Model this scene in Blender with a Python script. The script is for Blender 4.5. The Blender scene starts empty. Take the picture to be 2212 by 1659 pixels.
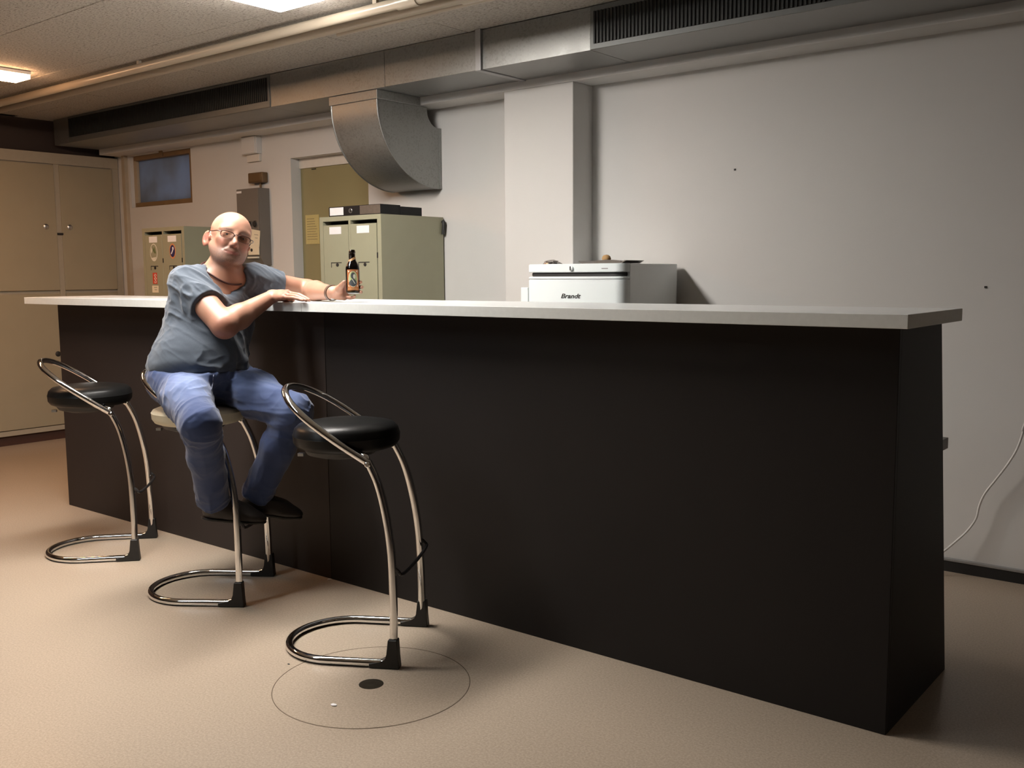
import bpy, bmesh, math, random
import numpy as np
from mathutils import Vector, Matrix, Euler

random.seed(7); rng = np.random.default_rng(7)
SC = bpy.context.scene
COL = SC.collection

# ------------------------------------------------------------------ camera, world, exposure
def setup_camera():
    cam = bpy.data.cameras.new('camera'); cam.sensor_width = 36.0
    cam.lens = 2117.86 / 2212 * 36; cam.clip_start = 0.05; cam.clip_end = 60
    o = bpy.data.objects.new('camera', cam); COL.objects.link(o)
    yaw, pitch, roll = 0.677028, -0.112066, -0.00727524
    f = Vector((-math.sin(yaw)*math.cos(pitch), math.cos(yaw)*math.cos(pitch), math.sin(pitch)))
    r = Vector((math.cos(yaw), math.sin(yaw), 0)); u = r.cross(f)
    c, s = math.cos(roll), math.sin(roll)
    r, u = c*r + s*u, -s*r + c*u
    m = Matrix((( r.x, u.x, -f.x), (r.y, u.y, -f.y), (r.z, u.z, -f.z))).to_4x4()
    m.translation = Vector((0.81435, -2.63818, 1.26789))
    o.matrix_world = m
    SC.camera = o
setup_camera()

W = bpy.data.worlds.new('dusk'); SC.world = W; W.use_nodes = True
W.node_tree.nodes['Background'].inputs['Color'].default_value = (0.46, 0.51, 0.62, 1)
W.node_tree.nodes['Background'].inputs['Strength'].default_value = 2.2

SC.view_settings.view_transform = 'Standard'
SC.view_settings.look = 'None'
SC.view_settings.gamma = 1.0
SC.view_settings.use_curve_mapping = False
SC.view_settings.exposure = 0.0
try:
    SC.cycles.use_denoising = True
    SC.cycles.max_bounces = 8
    SC.cycles.diffuse_bounces = 4
    SC.cycles.sample_clamp_indirect = 6.0
    SC.cycles.caustics_reflective = False
    SC.cycles.caustics_refractive = False
except Exception:
    pass

LAMP_A = 76.0     # emission of the neutral lamp over the stools
LAMP_B = 40.0      # warm lamp at the cupboard end
LAMP_C = 14.0     # lamps of the row nearer the camera
COL_A = (1.0, 0.95, 0.89)
COL_B = (1.0, 0.55, 0.28)
COL_C = (0.88, 0.96, 1.0)

# ------------------------------------------------------------------ materials
def lin(r, g, b):
    def f(v):
        v /= 255.0
        return v/12.92 if v <= .04045 else ((v+.055)/1.055)**2.4
    return (f(r), f(g), f(b))

class NT:
    def __init__(s, name):
        s.m = bpy.data.materials.new(name); s.m.use_nodes = True
        s.t = s.m.node_tree; s.b = s.t.nodes['Principled BSDF']
    def n(s, typ, **kw):
        x = s.t.nodes.new(typ)
        for k, v in kw.items():
            if k in x.inputs.keys(): x.inputs[k].default_value = v
            else: setattr(x, k, v)
        return x
    def l(s, a, b): s.t.links.new(a, b)
    def ramp(s, fac, stops):
        x = s.n('ShaderNodeValToRGB'); e = x.color_ramp.elements
        while len(e) < len(stops): e.new(0.5)
        for i, (p, c) in enumerate(stops):
            e[i].position = p; e[i].color = (*c, 1) if len(c) == 3 else c
        s.l(fac, x.inputs[0]); return x.outputs[0]
    def coord(s, kind='Object'):
        return s.n('ShaderNodeTexCoord').outputs[kind]
    def noise(s, vec, scale, detail=2.0, rough=.5, out='Fac'):
        x = s.n('ShaderNodeTexNoise'); x.inputs['Scale'].default_value = scale
        x.inputs['Detail'].default_value = detail; x.inputs['Roughness'].default_value = rough
        s.l(vec, x.inputs['Vector']); return x.outputs[out]
    def bump(s, h, strength=.2, dist=.01):
        x = s.n('ShaderNodeBump'); x.inputs['Strength'].default_value = strength
        x.inputs['Distance'].default_value = dist
        s.l(h, x.inputs['Height']); s.l(x.outputs[0], s.b.inputs['Normal'])
    def mix(s, fac, a, b):
        x = s.n('ShaderNodeMix', data_type='RGBA')
        if isinstance(fac, float): x.inputs[0].default_value = fac
        else: s.l(fac, x.inputs[0])
        for i, v in ((6, a), (7, b)):
            if isinstance(v, tuple): x.inputs[i].default_value = (*v, 1)
            else: s.l(v, x.inputs[i])
        return x.outputs[2]

def plain(name, col, rough=.5, metal=0.0, spec=.5, var=.06, scale=30, bump=0, coat=0):
    n = NT(name); v = n.coord()
    f = n.noise(v, scale, 3)
    a = tuple(max(0, c*(1-var)) for c in col); b = tuple(min(1, c*(1+var)) for c in col)
    n.l(n.mix(f, a, b), n.b.inputs['Base Color'])
    n.b.inputs['Roughness'].default_value = rough; n.b.inputs['Metallic'].default_value = metal
    n.b.inputs['Specular IOR Level'].default_value = spec
    n.b.inputs['Coat Weight'].default_value = coat
    if bump: n.bump(f, bump, .004)
    return n.m

def emit(name, col, strength):
    n = NT(name); n.b.inputs['Base Color'].default_value = (.9, .9, .88, 1)
    n.b.inputs['Emission Color'].default_value = (*col, 1)
    n.b.inputs['Emission Strength'].default_value = strength
    return n.m

def mat_floor():
    n = NT('speckled_vinyl'); v = n.coord()
    base = n.ramp(n.noise(v, 1.3, 2), [(.3, (.375, .298, .226)), (.7, (.415, .336, .256))])
    sp = n.ramp(n.noise(v, 150, 3, .75), [(.36, (.31, .243, .18)), (.5, (.42, .34, .262)), (.66, (.55, .465, .37))])
    c = n.mix(.55, base, sp)
    vo = n.n('ShaderNodeTexVoronoi', feature='F1'); vo.inputs['Scale'].default_value = 60; n.l(v, vo.inputs['Vector'])
    dk = n.ramp(vo.outputs['Distance'], [(.06, (1, 1, 1)), (.13, (0, 0, 0))])
    dm = n.n('ShaderNodeMath', operation='MULTIPLY'); n.l(dk, dm.inputs[0]); dm.inputs[1].default_value = .45
    c = n.mix(dm.outputs[0], c, (.24, .18, .13))
    n.l(c, n.b.inputs['Base Color'])
    n.b.inputs['Roughness'].default_value = .30; n.b.inputs['Specular IOR Level'].default_value = .38
    n.bump(n.noise(v, 60, 2), .02, .002)
    return n.m

def mat_wall(name, c=(.64, .625, .605)):
    n = NT(name); v = n.coord()
    a = n.ramp(n.noise(v, 1.5, 4, .6), [(.3, tuple(x*.96 for x in c)), (.7, c)])
    n.l(a, n.b.inputs['Base Color']); n.b.inputs['Roughness'].default_value = .65
    n.b.inputs['Specular IOR Level'].default_value = .25
    n.bump(n.noise(v, 220, 3, .6), .12, .003)
    return n.m

def mat_ceiling():
    n = NT('wood_wool_board'); v = n.coord()
    mp = n.n('ShaderNodeMapping'); mp.inputs['Scale'].default_value = (1, 2.2, 1); n.l(v, mp.inputs['Vector'])
    f1 = n.noise(mp.outputs[0], 55, 4, .75)
    col = n.ramp(f1, [(.34, (.15, .13, .11)), (.47, (.43, .395, .35)), (.7, (.52, .48, .43))])
    n.l(col, n.b.inputs['Base Color']); n.b.inputs['Roughness'].default_value = .9
    n.b.inputs['Specular IOR Level'].default_value = .1
    n.bump(f1, .6, .01)
    return n.m

def mat_galv():
    n = NT('galvanised_sheet'); v = n.coord()
    vo = n.n('ShaderNodeTexVoronoi'); vo.inputs['Scale'].default_value = 120; n.l(v, vo.inputs['Vector'])
    g = n.n('ShaderNodeSeparateColor'); n.l(vo.outputs['Color'], g.inputs[0])
    f = n.noise(v, 9, 3)
    m = n.n('ShaderNodeMath', operation='ADD'); n.l(g.outputs[0], m.inputs[0]); n.l(f, m.inputs[1])
    col = n.ramp(m.outputs[0], [(.4, (.235, .235, .225)), (1.2, (.31, .31, .30))])
    n.l(col, n.b.inputs['Base Color'])
    n.b.inputs['Metallic'].default_value = .85
    rr = n.ramp(m.outputs[0], [(.4, (.34,)*3), (1.2, (.5,)*3)]); n.l(rr, n.b.inputs['Roughness'])
    n.bump(g.outputs[1], .15, .002)
    return n.m

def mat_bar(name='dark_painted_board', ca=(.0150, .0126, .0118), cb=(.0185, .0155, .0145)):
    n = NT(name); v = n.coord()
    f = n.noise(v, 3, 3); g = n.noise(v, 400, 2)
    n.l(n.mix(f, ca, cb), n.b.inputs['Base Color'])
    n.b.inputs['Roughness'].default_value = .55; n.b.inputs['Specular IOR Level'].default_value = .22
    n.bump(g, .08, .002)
    return n.m

def mat_cloth(name, base, dark, fade=None, scale=900, sheen=.25):
    n = NT(name); v = n.coord()
    f = n.noise(v, 14, 4, .65); w = n.noise(v, scale, 2, .7)
    c = n.mix(f, dark, base)
    ws = n.ramp(w, [(.35, (.72,)*3), (.65, (1.18,)*3)])
    mm = n.n('ShaderNodeMix', data_type='RGBA', blend_type='MULTIPLY'); mm.inputs[0].default_value = .8
    n.l(c, mm.inputs[6]); n.l(ws, mm.inputs[7]); c = mm.outputs[2]
    if fade:
        at = n.n('ShaderNodeAttribute', attribute_name='fade')
        c = n.mix(at.outputs['Fac'], c, fade)
    n.l(c, n.b.inputs['Base Color']); n.b.inputs['Roughness'].default_value = .88
    n.b.inputs['Specular IOR Level'].default_value = .15
    n.b.inputs['Sheen Weight'].default_value = sheen
    n.bump(w, .12, .002)
    return n.m

def mat_skin():
    n = NT('skin'); v = n.coord()
    f = n.noise(v, 22, 4, .6)
    c = n.mix(f, (.32, .158, .105), (.395, .215, .148))
    at = n.n('ShaderNodeAttribute', attribute_name='red'); c = n.mix(at.outputs['Fac'], c, (.33, .095, .065))
    st = n.n('ShaderNodeAttribute', attribute_name='stubble')
    nz = n.ramp(n.noise(v, 420, 2), [(.4, (0, 0, 0)), (.6, (1, 1, 1))])
    mu = n.n('ShaderNodeMath', operation='MULTIPLY'); n.l(st.outputs['Fac'], mu.inputs[0])
    ad = n.n('ShaderNodeMath', operation='MULTIPLY_ADD'); n.l(nz, ad.inputs[0]); ad.inputs[1].default_value = .5; ad.inputs[2].default_value = .4
    n.l(ad.outputs[0], mu.inputs[1])
    c = n.mix(mu.outputs[0], c, (.17, .115, .095))
    lp = n.n('ShaderNodeAttribute', attribute_name='lip'); c = n.mix(lp.outputs['Fac'], c, (.26, .085, .07))
    n.l(c, n.b.inputs['Base Color'])
    n.b.inputs['Roughness'].default_value = .43; n.b.inputs['Specular IOR Level'].default_value = .4
    n.b.inputs['Subsurface Weight'].default_value = .08
    n.b.inputs['Subsurface Radius'].default_value = (.012, .004, .002)
    n.b.inputs['Subsurface Scale'].default_value = .5
    n.bump(n.noise(v, 300, 3), .06, .002)
    return n.m

def mat_glass(name, col, rough=.02, ior=1.5, alpha=1.0):
    n = NT(name); n.b.inputs['Base Color'].default_value = (*col, 1)
    n.b.inputs['Roughness'].default_value = rough; n.b.inputs['IOR'].default_value = ior
    n.b.inputs['Transmission Weight'].default_value = 1.0
    return n.m

def mat_pane():
    n = NT('frosted_blue_pane'); v = n.coord()
    f = n.ramp(n.noise(v, 2.6, 3, .6), [(.35, (0, 0, 0)), (.65, (1, 1, 1))])
    c = n.mix(f, (.27, .28, .29), (.34, .39, .46))  # paler blue patches paint in the uneven light behind the pane
    n.l(c, n.b.inputs['Base Color']); n.b.inputs['Roughness'].default_value = .25
    tr = n.n('ShaderNodeBsdfTranslucent'); n.l(c, tr.inputs['Color'])
    mx = n.n('ShaderNodeMixShader'); mx.inputs[0].default_value = .6
    n.l(n.b.outputs[0], mx.inputs[1]); n.l(tr.outputs[0], mx.inputs[2])
    n.l(mx.outputs[0], n.t.nodes['Material Output'].inputs['Surface'])
    return n.m

M = dict(
    floor=mat_floor(), wall=mat_wall('white_painted_plaster'), ceiling=mat_ceiling(), galv=mat_galv(), bar=mat_bar(), bar_warm_lit=mat_bar('dark_board_warm_light', (.031, .024, .0215), (.036, .028, .0255)),  # left bar panel: slightly lighter board, warm lamp light painted in as brown
    far_wall=mat_wall('grey_brown_far_wall', (.20, .17, .15)), dark_wall=plain('dark_bulkhead_shade', (.035, .022, .018), .8), black_base=plain('black_skirting', (.012, .011, .011), .5),  # dark_wall holds the shade above the cupboards as a colour
    rail=plain('grey_metal_rail', (.38, .38, .38), .4, .6), top=plain('white_laminate', (.82, .85, .85), .20, 0, .5, .02, 8),
    edge=plain('grey_white_edge_band', (.74, .76, .74), .45, 0, .35, .06, 60),
    cup=plain('cream_cupboard_paint', (.33, .285, .20), .5, 0, .3, .05, 6), cupdark=plain('brown_plinth', (.055, .022, .014), .6),
    cupedge=plain('grey_cream_edge', (.36, .32, .25), .5), dark=plain('dark_gap', (.012, .010, .008), .7),
    chrome=plain('polished_chrome', (.80, .80, .80), .07, 1.0, .5, .02, 3), rubber=plain('black_rubber', (.014, .013, .012), .55),
    vinyl=plain('black_vinyl', (.007, .007, .007), .34, 0, .14, .1, 40, .05), cream=plain('cream_vinyl', (.66, .62, .47), .45, 0, .4, .05, 20),
    rod=plain('black_enamel_rod', (.02, .018, .018), .3), pipe=plain('cream_pipe_paint', (.42, .36, .28), .28, 0, .5, .04, 5),
    lamp_body=plain('white_lamp_housing', (.8, .78, .74), .4), locker=plain('olive_grey_locker_paint', (.30, .292, .205), .42, 0, .4, .04, 12),
    door=plain('olive_door_paint', (.27, .235, .12), .45, 0, .4, .06, 5), doorframe=plain('white_door_frame', (.66, .62, .56), .5),
    paper=plain('white_card', (.78, .77, .78), .7), yellow=plain('yellow_note', (.50, .42, .18), .7, 0, .3, .08, 60),
    cream_paper=plain('cream_note', (.72, .64, .48), .7), ink=plain('black_ink', (.015, .014, .014), .6),
    fridge=plain('white_enamel', (.78, .84, .85), .3, 0, .5, .015, 4), fridge_dark=plain('dark_handle_slot', (.03, .03, .03), .5),
    fridge_side=plain('light_raised_enamel', (.86, .91, .92), .25, 0, .5, .02, 20), grey_box=plain('dark_grey_enclosure', (.155, .135, .115), .45, 0, .4, .05, 10),  # fridge_side is whitened past the front to stand for missing side light
    jbox=plain('brown_bakelite', (.12, .07, .03), .4), grille=plain('dark_grille_metal', (.022, .024, .023), .5, .3), grille_frame=plain('dull_grey_grille_frame', (.16, .165, .16), .5, .6),
    binder=plain('black_binder_board', (.010, .010, .011), .5, 0, .2, .1, 50), steel=plain('brushed_steel', (.6, .6, .6), .3, 1.0),
    wood_frame=plain('brown_window_wood', (.20, .125, .06), .55, 0, .3, .2, 12), pale_wood=plain('pale_window_post', (.42, .35, .26), .6, 0, .3, .12, 12), pane=mat_pane(),
    drain=plain('dark_drain_metal', (.06, .05, .035), .35, .7, .5, .4, 40), groove=plain('dirty_groove', (.13, .10, .07), .8, 0, .2, .4, 20),
    cord=plain('white_cord', (.72, .70, .68), .5), skin=mat_skin(),
    shirt=mat_cloth('blue_grey_marl_jersey', (.088, .106, .134), (.064, .078, .100)), jeans=mat_cloth('blue_denim', (.046, .070, .165), (.030, .047, .114), (.22, .28, .46), 1200),
    seam=plain('jeans_stitching', (.10, .11, .16), .8), shoe=plain('dark_brown_leather', (.020, .016, .014), .5, 0, .4, .2, 30), sole=plain('black_shoe_sole', (.012, .011, .010), .6),
    eye=plain('eyeball', (.72, .68, .64), .15), iris=plain('iris', (.05, .05, .05), .1), frame=plain('dark_spectacle_frame', (.045, .016, .012), .3),
    lens=mat_glass('spectacle_lens', (.92, .90, .88), 0, 1.05), necklace=plain('dark_red_cord', (.05, .014, .012), .5), strap=plain('brown_leather_strap', (.07, .035, .022), .5, 0, .4, .2, 60),
    bottle=mat_glass('dark_amber_glass', (.045, .022, .006), .03), label=plain('orange_paper_label', (.36, .125, .04), .5, 0, .3, .2, 90),
    label_oval=plain('pale_green_oval', (.36, .40, .18), .5), label_man=plain('dark_grey_print', (.045, .05, .055), .5), label_white=plain('off_white_print', (.66, .64, .55), .5), band=plain('tan_neck_band', (.36, .20, .09), .5, 0, .3, .15, 90),
    red=plain('red_sticker', (.55, .06, .03), .5), navy=plain('navy_print', (.03, .025, .10), .5), orange=plain('orange_ring', (.60, .24, .10), .5), green=plain('green_print', (.12, .15, .06), .5),
    tray=plain('dull_tray_metal', (.18, .16, .14), .35, .6, .5, .2, 50), cork=plain('tan_bread_crust', (.42, .26, .12), .75, 0, .2, .2, 60), foil=plain('crumpled_foil', (.40, .37, .35), .25, .9, .5, .5, 200),
    shelf=plain('grey_shelf_board', (.30, .30, .30), .5),
    lampA=emit('lit_diffuser_neutral', COL_A, LAMP_A), lampB=emit('lit_diffuser_warm', COL_B, LAMP_B), lampC=emit('lit_diffuser_front_row', COL_C, LAMP_C),
)

# ------------------------------------------------------------------ object helpers
def finish(o, parent=None):
    COL.objects.link(o)
    if parent is not None: o.parent = parent
    return o
def mesh_obj(name, bm, mat, parent=None, smooth=False):
    me = bpy.data.meshes.new(name); bmesh.ops.recalc_face_normals(bm, faces=bm.faces[:])
    bm.to_mesh(me); bm.free()
    for mm in (mat if isinstance(mat, (list, tuple)) else [mat]): me.materials.append(mm)
    if smooth:
        me.polygons.foreach_set('use_smooth', [True]*len(me.polygons))
        try: me.set_sharp_from_angle(angle=math.radians(40))
        except Exception: pass
    return finish(bpy.data.objects.new(name, me), parent)
def empty(name, loc=(0, 0, 0), rz=0.0):
    o = bpy.data.objects.new(name, None); o.location = loc; o.rotation_euler = (0, 0, rz)
    o.empty_display_size = .05
    return finish(o)
def tag(o, label, cat, group=None):
    o['label'] = label; o['category'] = cat
    if group: o['group'] = group
    return o
def struct(o):
    o['kind'] = 'structure'; return o
def copy_tree(o, parent=None):
    c = o.copy(); COL.objects.link(c)
    if parent is not None: c.parent = parent
    for ch in list(o.children): copy_tree(ch, c)
    return c

def add_box(bm, lo, hi, bev=0.0, mi=0):
    lo = Vector(lo); hi = Vector(hi)
    vs = [bm.verts.new((x, y, z)) for x in (lo.x, hi.x) for y in (lo.y, hi.y) for z in (lo.z, hi.z)]
    fs = [bm.faces.new([vs[i] for i in q]) for q in ((0, 1, 3, 2), (4, 6, 7, 5), (0, 4, 5, 1), (2, 3, 7, 6), (0, 2, 6, 4), (1, 5, 7, 3))]
    for f in fs: f.material_index = mi
    if bev > 0:
        es = list({e for f in fs for e in f.edges})
        r = bmesh.ops.bevel(bm, geom=es, offset=bev, segments=2, profile=.5, affect='EDGES')
        for f in r['faces']: f.material_index = mi
def box(name, lo, hi, mat, parent=None, bev=0.0):
    bm = bmesh.new(); add_box(bm, lo, hi, bev); return mesh_obj(name, bm, mat, parent)
def add_prism(bm, poly, axis, a, b, mi=0):
    """poly: 2-D outline; axis 0/1/2 is the extrusion axis from a to b."""
    def P(p, t):
        q = list(p); q.insert(axis, t); return q
    v0 = [bm.verts.new(P(p, a)) for p in poly]; v1 = [bm.verts.new(P(p, b)) for p in poly]
    n = len(poly); fs = [bm.faces.new(v0), bm.faces.new(v1[::-1])]
    for i in range(n): fs.append(bm.faces.new((v0[i], v0[(i+1) % n], v1[(i+1) % n], v1[i])))
    for f in fs: f.material_index = mi
def prism(name, poly, axis, a, b, mat, parent=None, smooth=False):
    bm = bmesh.new(); add_prism(bm, poly, axis, a, b); return mesh_obj(name, bm, mat, parent, smooth)
def smooth_path(pts, n=8):
    p = [Vector(q) for q in pts]; out = []
    for i in range(len(p)-1):
        a = p[max(i-1, 0)]; b = p[i]; c = p[i+1]; d = p[min(i+2, len(p)-1)]
        for k in range(n):
            t = k/n
            out.append(.5*((2*b) + (c-a)*t + (2*a-5*b+4*c-d)*t*t + (3*b-a-3*c+d)*t**3))
    out.append(p[-1]); return out
def add_tube(bm, pts, r, seg=10, closed=False, flat=None):
    pts = [Vector(p) for p in pts]; n = len(pts)
    rr = r if isinstance(r, (list, tuple)) else [r]*n
    rings = []; nrm = None
    for i in range(n):
        if closed: t = pts[(i+1) % n]-pts[i-1]
        else: t = pts[min(i+1, n-1)]-pts[max(i-1, 0)]
        t.normalize()
        if nrm is None:
            nrm = t.orthogonal().normalized()
        nrm = (nrm - t*nrm.dot(t)).normalized(); bn = t.cross(nrm)
        rings.append([bm.verts.new(pts[i] + rr[i]*(math.cos(2*math.pi*k/seg)*nrm + math.sin(2*math.pi*k/seg)*bn)) for k in range(seg)])
    m = n if closed else n-1
    for i in range(m):
        a, b = rings[i], rings[(i+1) % n]
        for k in range(seg): bm.faces.new((a[k], a[(k+1) % seg], b[(k+1) % seg], b[k]))
    if not closed: bm.faces.new(rings[0][::-1]); bm.faces.new(rings[-1])
def tube(name, pts, r, mat, parent=None, seg=10, closed=False):
    bm = bmesh.new(); add_tube(bm, pts, r, seg, closed); return mesh_obj(name, bm, mat, parent, True)
def add_lathe(bm, prof, seg=32, origin=(0, 0, 0), axis=None):
    o = Vector(origin); q = Vector((0, 0, 1)).rotation_difference(Vector(axis)) if axis is not None else None
    rings = []
    for r, z in prof:
        ring = []
        for k in range(seg):
            v = Vector((r*math.cos(2*math.pi*k/seg), r*math.sin(2*math.pi*k/seg), z))
            if q: v = q @ v
            ring.append(bm.verts.new(o+v))
        rings.append(ring)
    for a, b in zip(rings, rings[1:]):
        for k in range(seg): bm.faces.new((a[k], a[(k+1) % seg], b[(k+1) % seg], b[k]))
    bm.faces.new(rings[0][::-1]); bm.faces.new(rings[-1])
def lathe(name, prof, mat, parent=None, seg=32, origin=(0, 0, 0), axis=None):
    bm = bmesh.new(); add_lathe(bm, prof, seg, origin, axis); return mesh_obj(name, bm, mat, parent, True)
def text_mesh(name, body, size, mat, parent, matrix, extrude=.0008, shear=0.0, bold=0.0):
    cu = bpy.data.curves.new(name, 'FONT'); cu.body = body; cu.size = size; cu.extrude = extrude
    cu.align_x = 'CENTER'; cu.align_y = 'CENTER'; cu.shear = shear; cu.offset = bold
    t = bpy.data.objects.new(name, cu); COL.objects.link(t)
    dg = bpy.context.evaluated_depsgraph_get()
    me = bpy.data.meshes.new_from_object(t.evaluated_get(dg)); bpy.data.objects.remove(t)
    me.materials.clear(); me.materials.append(mat); me.transform(matrix)
    o = bpy.data.objects.new(name, me); return finish(o, parent)

YW, YP, ZC = 1.678, 1.503, 2.4615        # wall panel plane, pilaster plane, ceiling height

# ------------------------------------------------------------------ room shell
FX0, FX1, FY0, FY1 = -7.35, 5.0, -9.0, 1.95
struct(box('floor', (FX0, FY0, -.12), (FX1, FY1, 0), M['floor']))
ceil = struct(box('ceiling', (FX0, FY0, ZC+.012), (FX1, FY1, ZC+.12), M['ceiling']))
bw, bl, gap = 0.60, 1.20, .003
x = FX1; first = None
ny = int((YP-FY0)/bw)+1
bm = bmesh.new(); add_box(bm, (gap/2, gap/2, 0), (bl-gap/2, bw-gap/2, .016), .002)
first = mesh_obj('ceiling_board', bm, M['ceiling'], ceil)
nx = int((FX1-FX0)/bl)
k = 0
for i in range(nx):
    for j in range(ny):
        o = first if k == 0 else first.copy()
        if k: COL.objects.link(o); o.parent = ceil
        o.location = (-7.3+i*bl + (.6 if j % 2 else 0), YP-(j+1)*bw, ZC-.002+random.uniform(0, .002)); k += 1

# back wall, built round its window and door openings
bm = bmesh.new()
dx0, dx1, dz1 = -4.553, -3.80, 2.05
wx0, wx1, wz0, wz1 = -6.555, -5.712, 1.815, 2.215
yb = YW+.27
for lo, hi in (((FX0, YW, 0), (wx0, yb, ZC)), ((wx0, YW, 0), (wx1, yb, wz0)), ((wx0, YW, wz1), (wx1, yb, ZC)),
               ((wx1, YW, 0), (dx0, yb, ZC)), ((dx0, YW, dz1), (dx1, yb, ZC)), ((dx1, YW, 0), (FX1, yb, ZC))):
    add_box(bm, lo, hi)
wall_back = struct(mesh_obj('wall_back', bm, M['wall']))
pil = struct(box('trim_1', (-2.555, YP, 0), (-2.107, YW, 2.226), M['wall'], None, .004))      # pilaster
beam = struct(box('trim_2', (-6.70, YP, 2.226), (FX1, YW, ZC), M['wall'], None, .004))         # downstand beam along the wall head
struct(box('wall_left', (FX0, FY0, 0), (-6.74-.04, YW, ZC), M['dark_wall']))
struct(box('wall_right', (FX1, FY0, 0), (FX1+.1, yb, ZC), M['far_wall']))
struct(box('wall_front', (FX0, FY0-.1, 0), (FX1, FY0, ZC), M['far_wall']))
bb = struct(box('baseboard_back', (-2.107, YW-.012, 0), (FX1, YW, .046), M['black_base']))
struct(box('trim_3', (-2.107, YW-.016, .046), (FX1, YW, .058), M['rail'], None, .002))
box('nail', (-1.305, YW-.004, 1.742), (-1.297, YW+.004, 1.750), M['ink'], wall_back)
box('nail', (-.192, YW-.004, 1.196), (-.184, YW+.004, 1.204), M['ink'], wall_back)

# door in its reveal
YD = 1.758
door = struct(empty('door_1', (dx0, YD, 0)))
def P_(o, lo, hi, name, mat, bev=0.0):
    off = o.location
    return box(name, Vector(lo)-off, Vector(hi)-off, mat, o, bev)
P_(door, (dx0+.002, YD, 0), (dx1-.002, YD+.045, 1.985), 'door_leaf', M['door'], .003)
P_(door, (dx0, YD-.01, 1.985), (dx1, YD+.05, 2.05), 'door_head', M['doorframe'], .002)
P_(door, (-4.43, YD-.006, 1.972), (-4.39, YD, 1.978), 'name_plate', M['ink'])
P_(door, (dx1-.10, YD-.05, 1.02), (dx1-.06, YD-.003, 1.05), 'door_handle', M['steel'], .006)
n1 = empty('paper_notice', (-4.44, YD-.002, 1.575)); tag(n1, 'yellowed paper notice stuck on the olive door beside the lockers', 'notice')
box('sheet', (-.07, -.0015, -.098), (.07, 0, .098), M['yellow'], n1)
bm = bmesh.new()
for i in range(9): add_box(bm, (-.055, -.0022, .07-i*.017), (.02+.03*random.random(), -.0014, .0725-i*.017))
mesh_obj('text_lines', bm, M['groove'], n1)

# interior window high in the wall
win = struct(empty('window_1', (wx0, YW, wz0)))
fr = .035
P_(win, (wx0, YW+.03, wz0), (wx0+.05, YW+.10, wz1), 'window_post', M['pale_wood'], .003)
P_(win, (wx1-fr*.6, YW+.0, wz0), (wx1, YW+.10, wz1), 'window_post', M['wood_frame'], .003)
P_(win, (wx0+.05, YW+.005, wz1-fr), (wx1-fr*.6, YW+.10, wz1), 'window_rail', M['wood_frame'], .003)
P_(win, (wx0+.05, YW+.005, wz0), (wx1-fr*.6, YW+.10, wz0+fr), 'window_rail', M['wood_frame'], .003)
P_(win, (wx0+.05, YW+.05, wz0+fr), (wx1-fr*.6, YW+.056, wz1-fr), 'pane', M['pane'])
P_(win, (-6.12, YW-.012, wz1-.03), (-6.08, YW+.006, wz1+.012), 'latch', M['wood_frame'], .004)
struct(box('trim_4', (-6.632, YW-.03, 1.0), (-6.585, YW, 2.226), M['pale_wood'], None, .003))

# ------------------------------------------------------------------ cupboards along the left wall
def cupboard(y0, y1, label):
    xf = -6.728; c = empty('cupboard', (xf, (y0+y1)/2, 0)); tag(c, label, 'cupboard', 'built-in cream cupboards')
    off = c.location
    def b(name, lo, hi, mat, par=c, bev=.002): return box(name, Vector(lo)-off, Vector(hi)-off, mat, par, bev)
    b('carcass', (xf-.05, y0, .105), (xf-.012, y1, 2.213), M['cupedge'])
    b('plinth', (xf-.05, y0, 0), (xf-.025, y1, .075), M['cupdark'])
    b('bottom_rail', (xf-.03, y0, .075), (xf+.002, y1, .112), M['cupedge'])
    b('top_rail', (xf-.012, y0, 2.130), (xf+.004, y1, 2.213), M['cupedge'])
    ym = 1.152 - (1.152-.655)*((1.678-y1) > .2)*2.07
    for (a, e, side) in ((y0+.006, ym-.012, 1), (ym+.030, y1-.055, -1)):
        for (z0, z1, low) in ((1.165, 2.122, False), (.118, 1.140, True)):
            d = b('door', (xf-.012, a, z0), (xf+.006, e, z1), M['cup'], c, .003)
            yk = (e-.085) if side == 1 else (a+.060)
            zk = (1.652 if not low else .672)
            if low and side == 1: yk = e-.05
            if low and side == -1: continue
            bm = bmesh.new(); add_lathe(bm, [(.021, 0), (.021, .004), (.014, .010), (.006, .011)], 16, Vector((xf+.006, yk, zk))-off, (1, 0, 0))
            mesh_obj('lock', bm, M['steel'] if not low else M['ink'], d, True)
    b('latch', (xf-.004, ym-.012, 1.590), (xf+.012, ym+.034, 1.607), M['ink'], c, .002)
    b('stile', (xf-.012, ym-.012, .112), (xf+.001, ym+.030, 2.13), M['cupedge'])
    b('side_post', (xf-.012, y1-.055, .112), (xf+.001, y1, 2.13), M['cupedge'])
    return c
cupboard(.60, YW-.006, 'tall cream cupboard with a dark latch, in the corner beside the blue window')
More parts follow.
